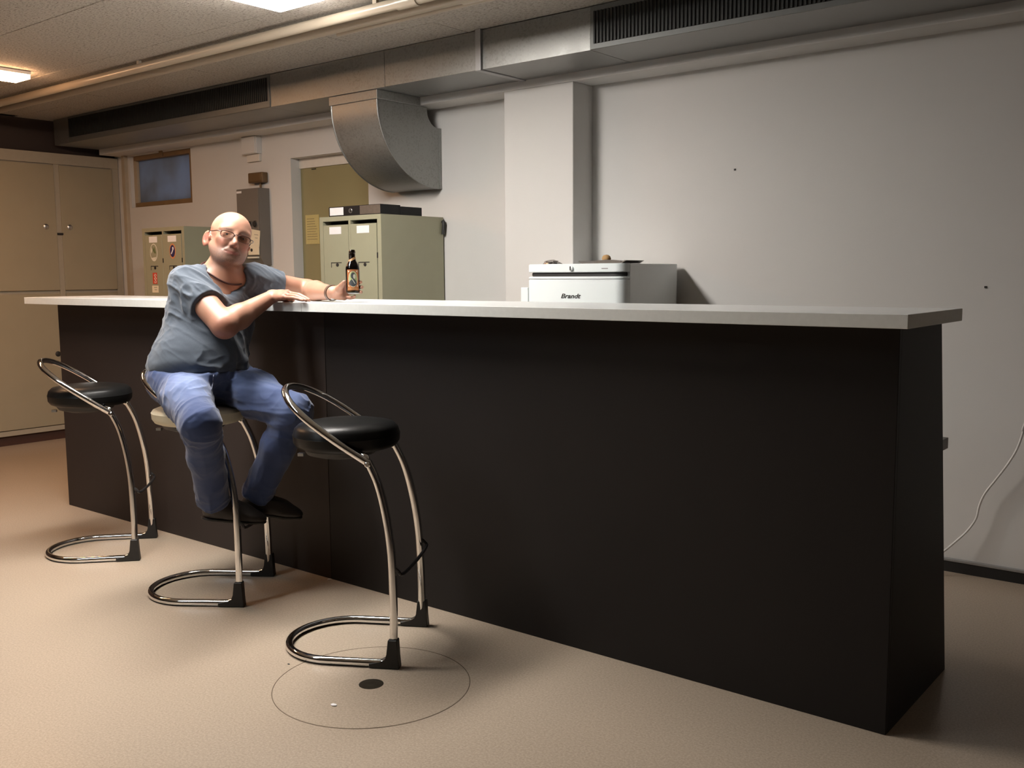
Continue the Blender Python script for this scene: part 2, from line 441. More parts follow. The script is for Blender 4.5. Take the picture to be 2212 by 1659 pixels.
# ------------------------------------------------------------------ ventilation duct
duct = empty('ventilation_duct', (-3.0, 1.32, 2.2675)); tag(duct, 'galvanised sheet metal ventilation duct with curved elbow, along the ceiling', 'duct')
DO = duct.location
def db(name, lo, hi, mat, bev=.001): return box(name, Vector(lo)-DO, Vector(hi)-DO, mat, duct, bev)
zb, zt, yf = 2.2675, 2.456, 1.149
for (a, e) in ((-6.70, -4.085), (-4.083, -3.090), (-3.087, -2.438), (-2.400, -1.762), (-1.758, 2.6)):
    db('duct_section', (a, yf, zb), (e, YP-.002, zt), M['galv'])
db('flange', (-2.436, yf-.014, zb-.006), (-2.402, YP-.003, zt+.004), M['rail'], .002)
def grille(x0, x1, z0, z1):
    f = db('grille_frame', (x0-.02, yf-.006, zb+.001), (x1+.02, yf, zt), M['grille_frame'])
    g = db('grille_backing', (x0, yf-.0075, z0), (x1, yf-.006, z1), M['dark'], 0)
    bm = bmesh.new(); xx = x0
    while xx < x1-.01:
        add_box(bm, Vector((xx, yf-.013, z0))-DO, Vector((xx+.008, yf-.0075, z1))-DO); xx += .0185
    s = mesh_obj('grille_slats', bm, M['grille'], duct); s['kind'] = 'stuff'
grille(-1.738, 2.5, 2.291, 2.432)
grille(-6.45, -4.083, 2.305, 2.440)
# elbow: leaves the duct bottom and bends back into the wall
ex0, ex1 = -3.545, -3.175
cy_, cz_, R0, R1 = 1.655, 2.205, .485, .092
db('elbow_collar', (ex0-.012, yf+.012, 2.218), (ex1+.012, YP-.004, zb), M['galv'], .003)
outer = [(cy_-R0*math.cos(t), cz_-R0*math.sin(t)*.905) for t in np.linspace(0, math.pi/2, 28)]
inner = [(cy_-R1*math.cos(t), cz_-R1*math.sin(t)) for t in np.linspace(math.pi/2, 0, 14)]
poly = [(outer[0][0], 2.219)] + outer + [(YW-.001, outer[-1][1])] + [(YW-.001, inner[0][1])] + inner + [(inner[-1][0], 2.219)]
bm = bmesh.new(); add_prism(bm, [(a-DO.y, b-DO.z) for a, b in poly], 0, ex0-DO.x, ex1-DO.x); mesh_obj('elbow', bm, M['galv'], duct, True)
sm = [(a, b) for a, b in outer]
for xs in (ex0, ex1):
    tube('elbow_seam', [Vector((xs, a, b))-DO for a, b in [(outer[0][0], 2.219)]+outer], .0045, M['galv'], duct, 6)
box('elbow_seam', Vector((ex1-.004, YW-.02, outer[-1][1]))-DO, Vector((ex1+.005, YW-.0005, inner[0][1]))-DO, M['galv'], duct)

# ------------------------------------------------------------------ ceiling pipes and lamps
def pipe(name, y, z, r, x0, x1, label, cps=()):
    e = empty(name, (x0, y, z)); tag(e, label, 'pipe', 'cream pipes under the ceiling')
    tube('pipe_run', [(0, 0, 0), ((x1-x0)*.5, 0, 0), (x1-x0, 0, 0)], r, M['pipe'], e, 20)
    for c in cps: tube('coupling', [(c-x0-.06, 0, 0), (c-x0+.06, 0, 0)], r+.006, M['pipe'], e, 20)
    for c in np.arange(x0+.5, x1, 1.9):
        box('hanger', (c-x0-.012, -.008, r*.6), (c-x0+.012, .008, ZC-z), M['pipe'], e)
pipe('ceiling_pipe', .455, 2.420, .0235, -6.72, 4.9, 'cream pipe under the ceiling, the one nearer the lamps', (-2.22,))
pipe('ceiling_pipe', .567, 2.420, .0235, -6.72, 4.9, 'cream pipe under the ceiling, second from the lamps', (-1.95,))
pipe('ceiling_pipe', .705, 2.440, .0130, -2.95, 4.9, 'thin cream pipe under the ceiling, starting halfway beside the longer pair', ())
def lamp(x0, x1, y0, y1, mat, label, group=None):
    e = empty('ceiling_lamp', ((x0+x1)/2, (y0+y1)/2, ZC)); tag(e, label, 'lamp', group)
    o = e.location
    box('lamp_housing', Vector((x0, y0, ZC-.022))-o, Vector((x1, y1, ZC-.003))-o, M['lamp_body'], e, .003)
    box('diffuser', Vector((x0+.004, y0+.004, ZC-.046))-o, Vector((x1-.004, y1-.004, ZC-.022))-o, mat, e, .003)
    return e
lamp(-2.770, -2.468, -1.35, .215, M['lampA'], 'bright white ceiling lamp above the seated man, in front of the cream pipes')
lamp(-5.235, -5.046, -1.35, .20, M['lampB'], 'warm orange ceiling lamp near the cream cupboards at the left')
lamp(-2.770, -2.468, -3.2, -1.7, M['lampC'], 'white ceiling lamp of the front row, behind the viewer')

# ------------------------------------------------------------------ bar counter and top
LB = 4.493
bar = empty('bar_counter', (-2.0, .28, 0)); tag(bar, 'long black painted bar counter under the white worktop', 'counter')
BO = bar.location
def bb_(name, lo, hi, mat, bev=.0015): return box(name, Vector(lo)-BO, Vector(hi)-BO, mat, bar, bev)
xs = -2.2845
bb_('front_panel', (-LB, 0, 0), (xs-.0015, .018, 1.124), M['bar_warm_lit'])
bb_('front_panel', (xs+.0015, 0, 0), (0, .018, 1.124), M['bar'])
for a, e in ((-.018, 0.0), (-LB, -LB+.018)):
    bm = bmesh.new(); add_prism(bm, [(p-BO.y, z-BO.z) for p, z in ((.0182, 0), (.5746, 0), (.378, 1.124), (.0182, 1.124))], 0, a-BO.x, e-BO.x)
    mesh_obj('end_panel', bm, M['bar'], bar)
bb_('shelf', (-LB+.02, .02, .726), (-.002, .510, .760), M['shelf'])
bb_('divider', (xs-.012, .0185, 0), (xs+.012, .37, .725), M['bar'])
top = empty('worktop', (-2.0, .12, 1.124)); tag(top, 'white laminate worktop on the black bar, with a joint beside the man', 'worktop')
TO = top.location
for a, e in ((-LB-.0994, -2.2652), (-2.2638, .0590)):
    bm = bmesh.new(); add_box(bm, Vector((a, -.1323, 1.1242))-TO, Vector((e, .365, 1.160))-TO, .0015)
    bm.normal_update()
    for f in bm.faces:
        if abs(f.normal.z) < .5: f.material_index = 1
    mesh_obj('worktop_board', bm, [M['top'], M['edge']], top)

# ------------------------------------------------------------------ bar stools
def make_stool(seat_mat):
    s = empty('bar_stool')
    tb = .0135; hw = .193
    # floor loop, local +x is the side the sitter faces
    pts = [(-.030, -hw, tb)]
    ap = .430; rad = hw
    pts.append((-.12, -hw, tb))
    for t in np.linspace(-math.pi/2, math.pi/2, 25): pts.append((-(ap-rad) - rad*math.cos(t), rad*math.sin(t), tb))
    pts += [(-.12, hw, tb), (-.030, hw, tb)]
    tube('base_loop', pts, tb, M['chrome'], s, 14)
    for sg in (-1, 1):
        prof = [(-.052, tb), (-.034, .020), (-.020, .034), (-.014, .055), (-.012, .10), (-.012, .22), (-.018, .375), (-.035, .50), (-.060, .60), (-.093, .672)]
        pp = [(px, sg*(hw-(hw-.160)*(z/.672)), z) for px, z in prof]
        leg = tube('leg', smooth_path(pp, 6), tb, M['chrome'], s, 14)
        bm = bmesh.new()
        add_prism(bm, [(-.092, .0005), (-.092, .017), (-.055, .020), (-.036, .030), (-.029, .048), (-.027, .098), (.004, .098), (.005, .060), (.010, .0005)], 1, sg*hw-.0165, sg*hw+.0165)
        bmesh.ops.bevel(bm, geom=bm.edges[:], offset=.003, segments=1, affect='EDGES')
        mesh_obj('rubber_foot', bm, M['rubber'], s, False)
        br = tube('seat_bracket', smooth_path([(-.093, sg*.160, .668), (-.097, sg*.158, .684), (-.118, sg*.148, .692), (-.150, sg*.125, .692), (-.185, sg*.090, .690)], 6), .009, M['chrome'], s, 10)
        lathe('bolt', [(.010, 0), (.010, .006), (.006, .010)], M['chrome'], s, 12, (-.090, sg*.172, .664), (0, sg, 0))
    # tilted hoop of the low backrest
    x0, z0, sl, L, b0, b1 = -.087, .663, .702, .327, .159, .099
    hp = []
    for t in np.linspace(0, math.pi, 48):
        xx = -math.sin(t)*L; hp.append((x0+xx, -math.cos(t)*b0 - math.cos(t)*math.sin(t)*b1, z0-sl*xx))
    tube('backrest_hoop', hp, .0125, M['chrome'], s, 14)
    fr = smooth_path([(-.012, .178, .330), (.004, .176, .318), (.014, .160, .304), (.016, 0, .298), (.014, -.160, .304), (.004, -.176, .318), (-.012, -.178, .330)], 6)
    tube('footrest', fr, .006, M['rod'], s, 8)
    c = (-.215, 0, 0)
    prof = [(.02, .690), (.150, .690), (.168, .697), (.178, .712), (.1795, .733), (.1805, .736), (.179, .739), (.174, .757), (.160, .770), (.12, .778), (.06, .780), (.01, .780)]
    lathe('seat', prof, seat_mat, s, 48, c)
    lathe('seat_plate', [(.02, .655), (.07, .657), (.115, .670), (.128, .6895), (.02, .6895)], M['rubber'], s, 32, (-.235, 0, 0))
    box('lever', (-.372, -.05, .662), (-.352, -.034, .672), M['steel'], s)
    return s
st3 = make_stool(M['vinyl']); st3.location = (-1.491, -.326, 0); st3.rotation_euler[2] = math.radians(30.0)
tag(st3, 'chrome bar stool with black seat, nearest the viewer beside the floor drain', 'bar stool', 'chrome bar stools with hoop backs')
st1 = copy_tree(st3); st1.location = (-3.334, -.217, 0); st1.rotation_euler[2] = math.radians(47.7)
tag(st1, 'chrome bar stool with empty black seat, farthest left behind the man', 'bar stool', 'chrome bar stools with hoop backs')
st2 = copy_tree(st3); st2.location = (-2.407, -.280, 0); st2.rotation_euler[2] = math.radians(35.3)
tag(st2, 'chrome bar stool with cream seat that the man sits on', 'bar stool', 'chrome bar stools with hoop backs')
for ch in st2.children:
    if ch.name.split('.')[0] == 'seat':
        ch.data = ch.data.copy(); ch.data.materials[0] = M['cream']
        for v in ch.data.vertices:                      # cushion pressed down under the sitter
            if v.co.z > .735: v.co.z = .735+(v.co.z-.735)*.45

# ------------------------------------------------------------------ inspection cover and drain in the floor, crumbs
cov = empty('floor_cover', (-1.3686, -.6289, 0)); tag(cov, 'round inspection cover flush in the floor, outlined by a thin dark groove', 'floor cover')
lathe('cover_disc', [(.02, -.002), (.3015, -.002), (.3015, .0006), (.0375, .0006)], M['floor'], cov, 96)
bm = bmesh.new(); add_tube(bm, [(.3045*math.cos(t), .3045*math.sin(t), -.0006) for t in np.linspace(0, 2*math.pi, 120)[:-1]], .0016, 6, True); mesh_obj('groove_ring', bm, M['groove'], cov)
dr = empty('floor_drain', (-1.3692, -.6325, 0)); tag(dr, 'small dark metal floor drain in the middle of the round cover', 'drain')
lathe('drain_rim', [(.031, .0008), (.036, .0016), (.0385, .0010), (.0385, .0004), (.031, .0004)], M['drain'], dr, 40)
lathe('drain_plate', [(.004, .0007), (.012, .0016), (.031, .0009), (.031, .0002), (.004, .0002)], M['drain'], dr, 40)
def crumb(x, y, s, mat, label):
    bm = bmesh.new(); bmesh.ops.create_icosphere(bm, subdivisions=1, radius=s)
    for v in bm.verts: v.co = Vector((v.co.x*random.uniform(.7, 1.5), v.co.y*random.uniform(.6, 1.1), max(v.co.z*.35, -s*.2)+s*.2))
    o = mesh_obj('crumb', bm, mat); o.location = (x, y, 0); tag(o, label, 'crumb')
crumb(-1.345, -.805, .010, M['paper'], 'small pale crumb on the round floor cover in front of the drain')
crumb(-2.285, -.012, .010, M['paper'], 'small pale crumb at the foot of the bar below the panel joint')
crumb(-1.70, -.69, .005, M['ink'], 'tiny dark crumb on the floor left of the nearest stool base')

# ------------------------------------------------------------------ things on the back wall
def wall_thing(name, loc, label, cat): return tag(empty(name, loc), label, cat)
# electrical enclosure
eb = wall_thing('electrical_box', (-4.917, YW, 1.375), 'dark grey electrical box on the wall behind the man, with paper note', 'electrical box')
bm = bmesh.new(); add_prism(bm, [(-.088, .015), (-.06, -.035), (-.0, -.035), (.0, .490), (-.088, .490)], 0, -.125, .125); mesh_obj('enclosure', bm, M['grey_box'], eb)
box('enclosure_door', (-.121, -.094, .03), (.121, -.088, .485), M['grey_box'], eb, .002)
box('name_strip', (-.116, -.0955, .462), (-.062, -.094, .476), M['paper'], eb)
for xx in (.022, .080): lathe('round_knob', [(.022, 0), (.022, .004), (.017, .006), (.017, .012), (.008, .013)], M['ink'], eb, 20, (xx, -.094, .245), (0, -1, 0)); lathe('knob_ring', [(.026, 0), (.026, .0035), (.019, .0036)], M['steel'], eb, 20, (xx, -.094, .245), (0, -1, 0))
box('lock_plate', (.0, -.101, .035), (.117, -.094, .110), M['cream_paper'], eb, .002)
lathe('keyhole', [(.011, 0), (.011, .003), (.008, .005)], M['ink'], eb, 16, (.040, -.101, .068), (0, -1, 0))
box('plate_slot', (-.01, -.102, .012), (.105, -.0885, .022), M['label_white'], eb)
pn = wall_thing('paper_note', (-4.848, 1.5805, 1.530), 'cream paper note taped to the grey electrical box behind the glasses', 'note')
pn.rotation_euler = (0, math.radians(8), 0)
box('sheet', (-.062, -.0015, -.058), (.062, 0, .052), M['cream_paper'], pn)
box('writing', (-.0, -.002, .018), (.045, -.0015, .021), M['grey_box'], pn); box('writing', (.01, -.002, -.004), (.04, -.0015, -.001), M['grey_box'], pn)
jb = wall_thing('junction_box', (-4.880, YW, 1.905), 'small brown junction box on the wall above the grey electrical box', 'junction box')
box('box_body', (-.080, -.05, 0), (.080, 0, .070), M['jbox'], jb, .006); box('box_lid', (-.070, -.055, .008), (.070, -.049, .062), M['jbox'], jb, .003)
tube('conduit', [(.02, -.02, 0), (.02, -.02, -.038)], .008, M['jbox'], jb, 8)
tk = wall_thing('cable_trunking', (-4.945, YW, 2.105), 'white boxed cable trunking on the wall below the duct, above the junction box', 'trunking')
box('trunk_body', (-.085, -.045, 0), (.085, 0, .120), M['wall'], tk, .003); box('trunk_cover', (-.075, -.052, .004), (.075, -.045, .116), M['wall'], tk, .002)
box('end_bracket', (-.06, -.02, -.05), (.08, 0, 0), M['doorframe'], tk, .003)
# hanging white cord on the right
cd = [(-.006, 1.60, .66), (-.010, 1.605, .63), (-.028, 1.61, .565), (-.058, 1.612, .50), (-.100, 1.615, .43), (-.140, 1.617, .365), (-.160, 1.62, .31), (-.170, 1.62, .255), (-.200, 1.615, .20), (-.245, 1.60, .145), (-.300, 1.575, .085), (-.36, 1.53, .025), (-.45, 1.45, .006), (-.60, 1.30, .005)]
cd = [(.10, 1.605, 1.0), (.05, 1.60, .82)] + cd
o = tube('power_cord', smooth_path(cd, 5), .0045, M['cord'], None, 8); tag(o, 'thin white power cord hanging in front of the right wall', 'cord')
# white board standing beside the refrigerator
o = box('white_board', (-2.195, 1.18, 0), (-2.150, 1.22, 1.20), M['fridge'], None, .003); tag(o, 'narrow white upright board standing left of the white refrigerator', 'board')

# ------------------------------------------------------------------ lockers
def locker(x0, label, stickers):
    y0, y1, zt_ = 1.163, YW-.012, 1.600; w = .512
    k = empty('locker', (x0, y0, 0)); tag(k, label, 'locker', 'two-door metal lockers')
    t = .018; d = y1-y0
    bm = bmesh.new()
    add_box(bm, (0, 0, 0), (t+.012, d, zt_)); add_box(bm, (w-t-.012, 0, 0), (w, d, zt_)); add_box(bm, (t+.012, 0, zt_-.026), (w-t-.012, d, zt_))
    add_box(bm, (t+.012, d-.01, 0), (w-t-.012, d, zt_-.026)); add_box(bm, (t+.012, 0, 0), (w-t-.012, d-.01, .08)); add_box(bm, (w/2-.008, 0, .08), (w/2+.008, d-.01, zt_-.026))
    mesh_obj('carcass', bm, M['locker'], k)
    for i, (a, e) in enumerate(((t+.016, w/2-.010), (w/2+.010, w-t-.018))):
        dr_ = box('door', (a, -.002, .085), (e, .014, zt_-.048), M['locker'], k, .002)
        box('slot_shade', (a, .06, zt_-.075), (e, .065, zt_-.027), M['dark'], k)  # dark sheet standing for the shade inside, behind the slot above the door
        c = (a+e)/2
        box('name_card', (c-.052, -.0035, 1.500), (c+.048, -.002, 1.541), M['paper'], dr_)
        lathe('lock', [(.010, 0), (.010, .004), (.006, .005)], M['ink'], dr_, 12, (c+.01, -.002, 1.325), (0, -1, 0))
        bm = bmesh.new(); add_box(bm, (c-.045, -.0032, 1.335), (c+.045, -.002, 1.340)); add_box(bm, (c-.045, -.0032, 1.310), (c-.041, -.002, 1.335)); mesh_obj('latch_slot', bm, M['ink'], dr_)
        box('hinge', (e+.001, -.004, 1.36), (e+.008, .002, 1.39), M['ink'], dr_)
        if stickers: stickers(i, c, dr_)
    return k
def oval(par, c, z, rx, rz, mat, y, name):
    bm = bmesh.new(); add_prism(bm, [(c+rx*math.cos(t), z+rz*math.sin(t)) for t in np.linspace(0, 2*math.pi, 33)[:-1]], 1, y, -.002); mesh_obj(name, bm, mat, par)
def stk(i, c, d):
    if i == 0:
        oval(d, c, 1.432, .046, .061, M['label_white'], -.0030, 'oval_sticker')
        oval(d, c, 1.432, .040, .054, M['locker'], -.0034, 'sticker_ground')
        bm = bmesh.new(); add_prism(bm, [(c-.033, 1.435), (c-.015, 1.475), (c-.005, 1.452), (c+.01, 1.472), (c+.030, 1.425), (c+.01, 1.425), (c-.01, 1.445)], 1, -.0039, -.0034); mesh_obj('sticker_figure', bm, M['green'], d)
        bm = bmesh.new(); add_prism(bm, [(c-.034, 1.445), (c-.02, 1.472), (c-.012, 1.447), (c-.03, 1.425)], 1, -.0042, -.0034); add_prism(bm, [(c-.03, 1.395), (c+.03, 1.40), (c+.012, 1.375), (c-.012, 1.374)], 1, -.0040, -.0034); mesh_obj('sticker_figure', bm, M['label_white'], d)
        box('red_sticker', (c-.027, -.0032, 1.215), (c+.027, -.002, 1.292), M['red'], d)
        for q in range(3):
            bm = bmesh.new(); add_tube(bm, [(c+.006+.011*math.cos(t), -.0034, 1.230+q*.022+.008*math.sin(t)) for t in np.linspace(0, 2*math.pi, 13)[:-1]], .0022, 5, True); mesh_obj('sticker_mark', bm, M['label_white'], d)
        box('white_sticker', (c-.04, -.0032, 1.155), (c+.038, -.002, 1.203), M['cream_paper'], d)
        box('sticker_mark', (c-.01, -.0036, 1.172), (c+.02, -.003, 1.177), M['locker'], d); box('sticker_mark', (c-.015, -.0036, 1.188), (c+.024, -.003, 1.193), M['locker'], d)
    else:
        oval(d, c, 1.437, .037, .052, M['orange'], -.0030, 'oval_sticker'); oval(d, c, 1.437, .030, .041, M['navy'], -.0034, 'sticker_ground')
        bm = bmesh.new(); add_prism(bm, [(c-.020, 1.420), (c-.010, 1.416), (c+.016, 1.452), (c+.012, 1.466), (c-.002, 1.462), (c+.000, 1.446)], 1, -.0038, -.0034); mesh_obj('sticker_figure', bm, M['paper'], d)
locker(-3.668, 'olive grey two-door locker with a black binder lying on top', None)
locker(-5.560, 'olive two-door locker with oval stickers, left of the man', stk)
# binders lying on the right locker
def binder(x0, x1, y0, y1, z0, z1, spine, label):
    b = empty('binder', ((x0+x1)/2, y0, z0)); tag(b, label, 'binder'); w = (x1-x0)/2; d = y1-y0; h = z1-z0
    box('lower_cover', (-w, .003, 0), (w, d, .003), M['binder'], b, .001); box('upper_cover', (-w, .003, h-.003), (w, d, h), M['binder'], b, .001)
    box('spine', (-w, 0, 0), (w, .004, h), M['binder'], b, .0015); box('pages', (-w+.012, .02, .004), (w-.012, d-.01, h-.008), M['paper'], b)
    box('side_board', (w-.004, .004, .001), (w, d, h-.001), M['binder'], b, .001)
    if spine:
        box('spine_card', (-w+.010, -.0012, .006), (-w+.125, 0, h-.005), M['paper'], b)
        bm = bmesh.new(); add_tube(bm, [(-w+.185+.012*math.cos(t), -.001, h*.5+.012*math.sin(t)) for t in np.linspace(0, 2*math.pi, 21)[:-1]], .0022, 6, True); mesh_obj('finger_ring', bm, M['steel'], b, True)
        lathe('finger_hole', [(.0105, 0), (.0105, .0008), (.001, .0009)], M['dark'], b, 16, (-w+.185, 0, h*.5), (0, -1, 0))
        box('sleeve_glare', (-w+.262, -.001, .004), (w-.0, .0, h-.003), M['tray'], b)  # metal-toned strip paints the glare on the spine's plastic sleeve
binder(-3.592, -3.166, 1.170, 1.325, 1.6005, 1.655, True, 'black lever arch binder with white spine card, on the right locker')
binder(-3.560, -3.164, 1.328, 1.495, 1.6005, 1.648, False, 'plain black binder on the right locker, behind the one with the spine card')
cl = tube('black_clip', smooth_path([(-3.147, 1.655, 1.50), (-3.142, 1.655, 1.545), (-3.142, 1.655, 1.57), (-3.150, 1.655, 1.575)], 4), .010, M['rubber'], None, 8)
tag(cl, 'small black hook on the back edge of the right locker', 'hook')

# ------------------------------------------------------------------ refrigerator
fx0, fx1, fy0, fy1, fh = -2.128, -1.580, 1.152, 1.640, 1.312
fg = empty('refrigerator', ((fx0+fx1)/2, fy0, 0)); tag(fg, 'white refrigerator with a tray on top, behind the bar', 'refrigerator')
FO = fg.location
def fb(name, lo, hi, mat, bev=.003, par=fg): return box(name, Vector(lo)-FO, Vector(hi)-FO, mat, par, bev)
fb('cabinet_body', (fx0, fy0+.052, .02), (fx1, fy1, fh-.002), M['fridge_side'], .004)
def rounded_plan(x0, x1, y0, y1, r):
    p = [(x1, y1), (x0, y1), (x0, y0+.012), (x0+.004, y0+.003), (x0+.012, y0)]
    for t in np.linspace(-math.pi/2, 0, 9): p.append((x1-r+r*math.cos(t), y0+r+r*math.sin(t)))
    return p
def fplan(name, z0, z1, mat, r=.05, ins=0):
    bm = bmesh.new(); add_prism(bm, [(a-FO.x, b-FO.y) for a, b in rounded_plan(fx0+ins, fx1-ins, fy0+ins, fy0+.05, r)], 2, z0, z1)
    bmesh.ops.bevel(bm, geom=[e for e in bm.edges if abs(e.verts[0].co.z-e.verts[1].co.z) < 1e-5], offset=.003, segments=2, affect='EDGES')
    return mesh_obj(name, bm, mat, fg, True)
fplan('control_panel', 1.272, fh, M['fridge'])
fplan('handle_slot', 1.252, 1.2725, M['fridge_dark'], .05, .012)
fplan('door_cap', 1.240, 1.2525, M['fridge'])
dd = fplan('door', .06, 1.2385, M['fridge'])
fb('plinth', (fx0+.02, fy0+.06, 0), (fx1-.02, fy1-.02, .02), M['fridge_dark'])
lathe('thermostat_knob', [(.012, 0), (.012, .006), (.009, .009), (.003, .010)], M['fridge_side'], fg, 20, Vector((-1.868, fy0, 1.290))-FO, (0, -1, 0))
fb('knob_mark', (-1.872, fy0-.0115, 1.283), (-1.866, fy0-.009, 1.300), M['ink'], 0)
fb('print_mark', (-2.08, fy0-.0007, 1.284), (-2.05, fy0, 1.2865), M['fridge_side'], 0); fb('print_mark', (-1.70, fy0-.0007, 1.286), (-1.665, fy0, 1.2905), M['shelf'], 0)
mt = Matrix.Translation(Vector((-1.876, fy0-.0006, 1.160))-FO) @ Matrix.Rotation(math.radians(90), 4, 'X') @ Matrix.Diagonal((1.35, 1, 1, 1))
text_mesh('brand_lettering', 'Brandt', .030, M['ink'], fg, mt, .0006, .32, .0006)
# tray with bread on the refrigerator
tr = empty('tray', (-1.60, 1.40, fh)); tag(tr, 'flat dull metal tray on the right of the refrigerator top', 'tray')
bm = bmesh.new(); add_prism(bm, [(-.125, .012), (-.105, 0), (.105, 0), (.128, .013), (.120, .0135), (.100, .004), (-.100, .004), (-.118, .0135)], 1, -.09, .09); mesh_obj('tray_body', bm, M['tray'], tr)
tr.location = (-1.722, 1.265, fh); tr.rotation_euler[2] = math.radians(4)
br = empty('bread_piece', (-1.735, 1.245, fh+.0045)); tag(br, 'small tan crusty bread piece lying on the metal tray', 'bread')
bm = bmesh.new(); bmesh.ops.create_icosphere(bm, subdivisions=2, radius=.02)
for v in bm.verts: v.co = Vector((v.co.x*1.1, v.co.y, v.co.z*.95+.018)) + Vector((random.uniform(-.002, .002), random.uniform(-.002, .002), 0))
mesh_obj('crust', bm, M['cork'], br, True)
bm = bmesh.new(); add_prism(bm, [(-.05, 0), (.10, 0), (.095, .006), (.06, .010), (.02, .013), (-.045, .008)], 1, -.03, .03); mesh_obj('crumpled_wrapper', bm, M['tray'], br)
fo = empty('foil_scrap', (-2.045, 1.235, fh)); tag(fo, 'crumpled foil scrap on the left of the refrigerator top', 'foil')
bm = bmesh.new(); bmesh.ops.create_icosphere(bm, subdivisions=3, radius=.045)
for v in bm.verts:
    n = v.co.normalized(); v.co = Vector((n.x*.046, n.y*.035, max(0, n.z)*.018)) * (1+.5*random.random()-.2); v.co.z = max(v.co.z, 0)
mesh_obj('crumpled_foil', bm, M['foil'], fo)
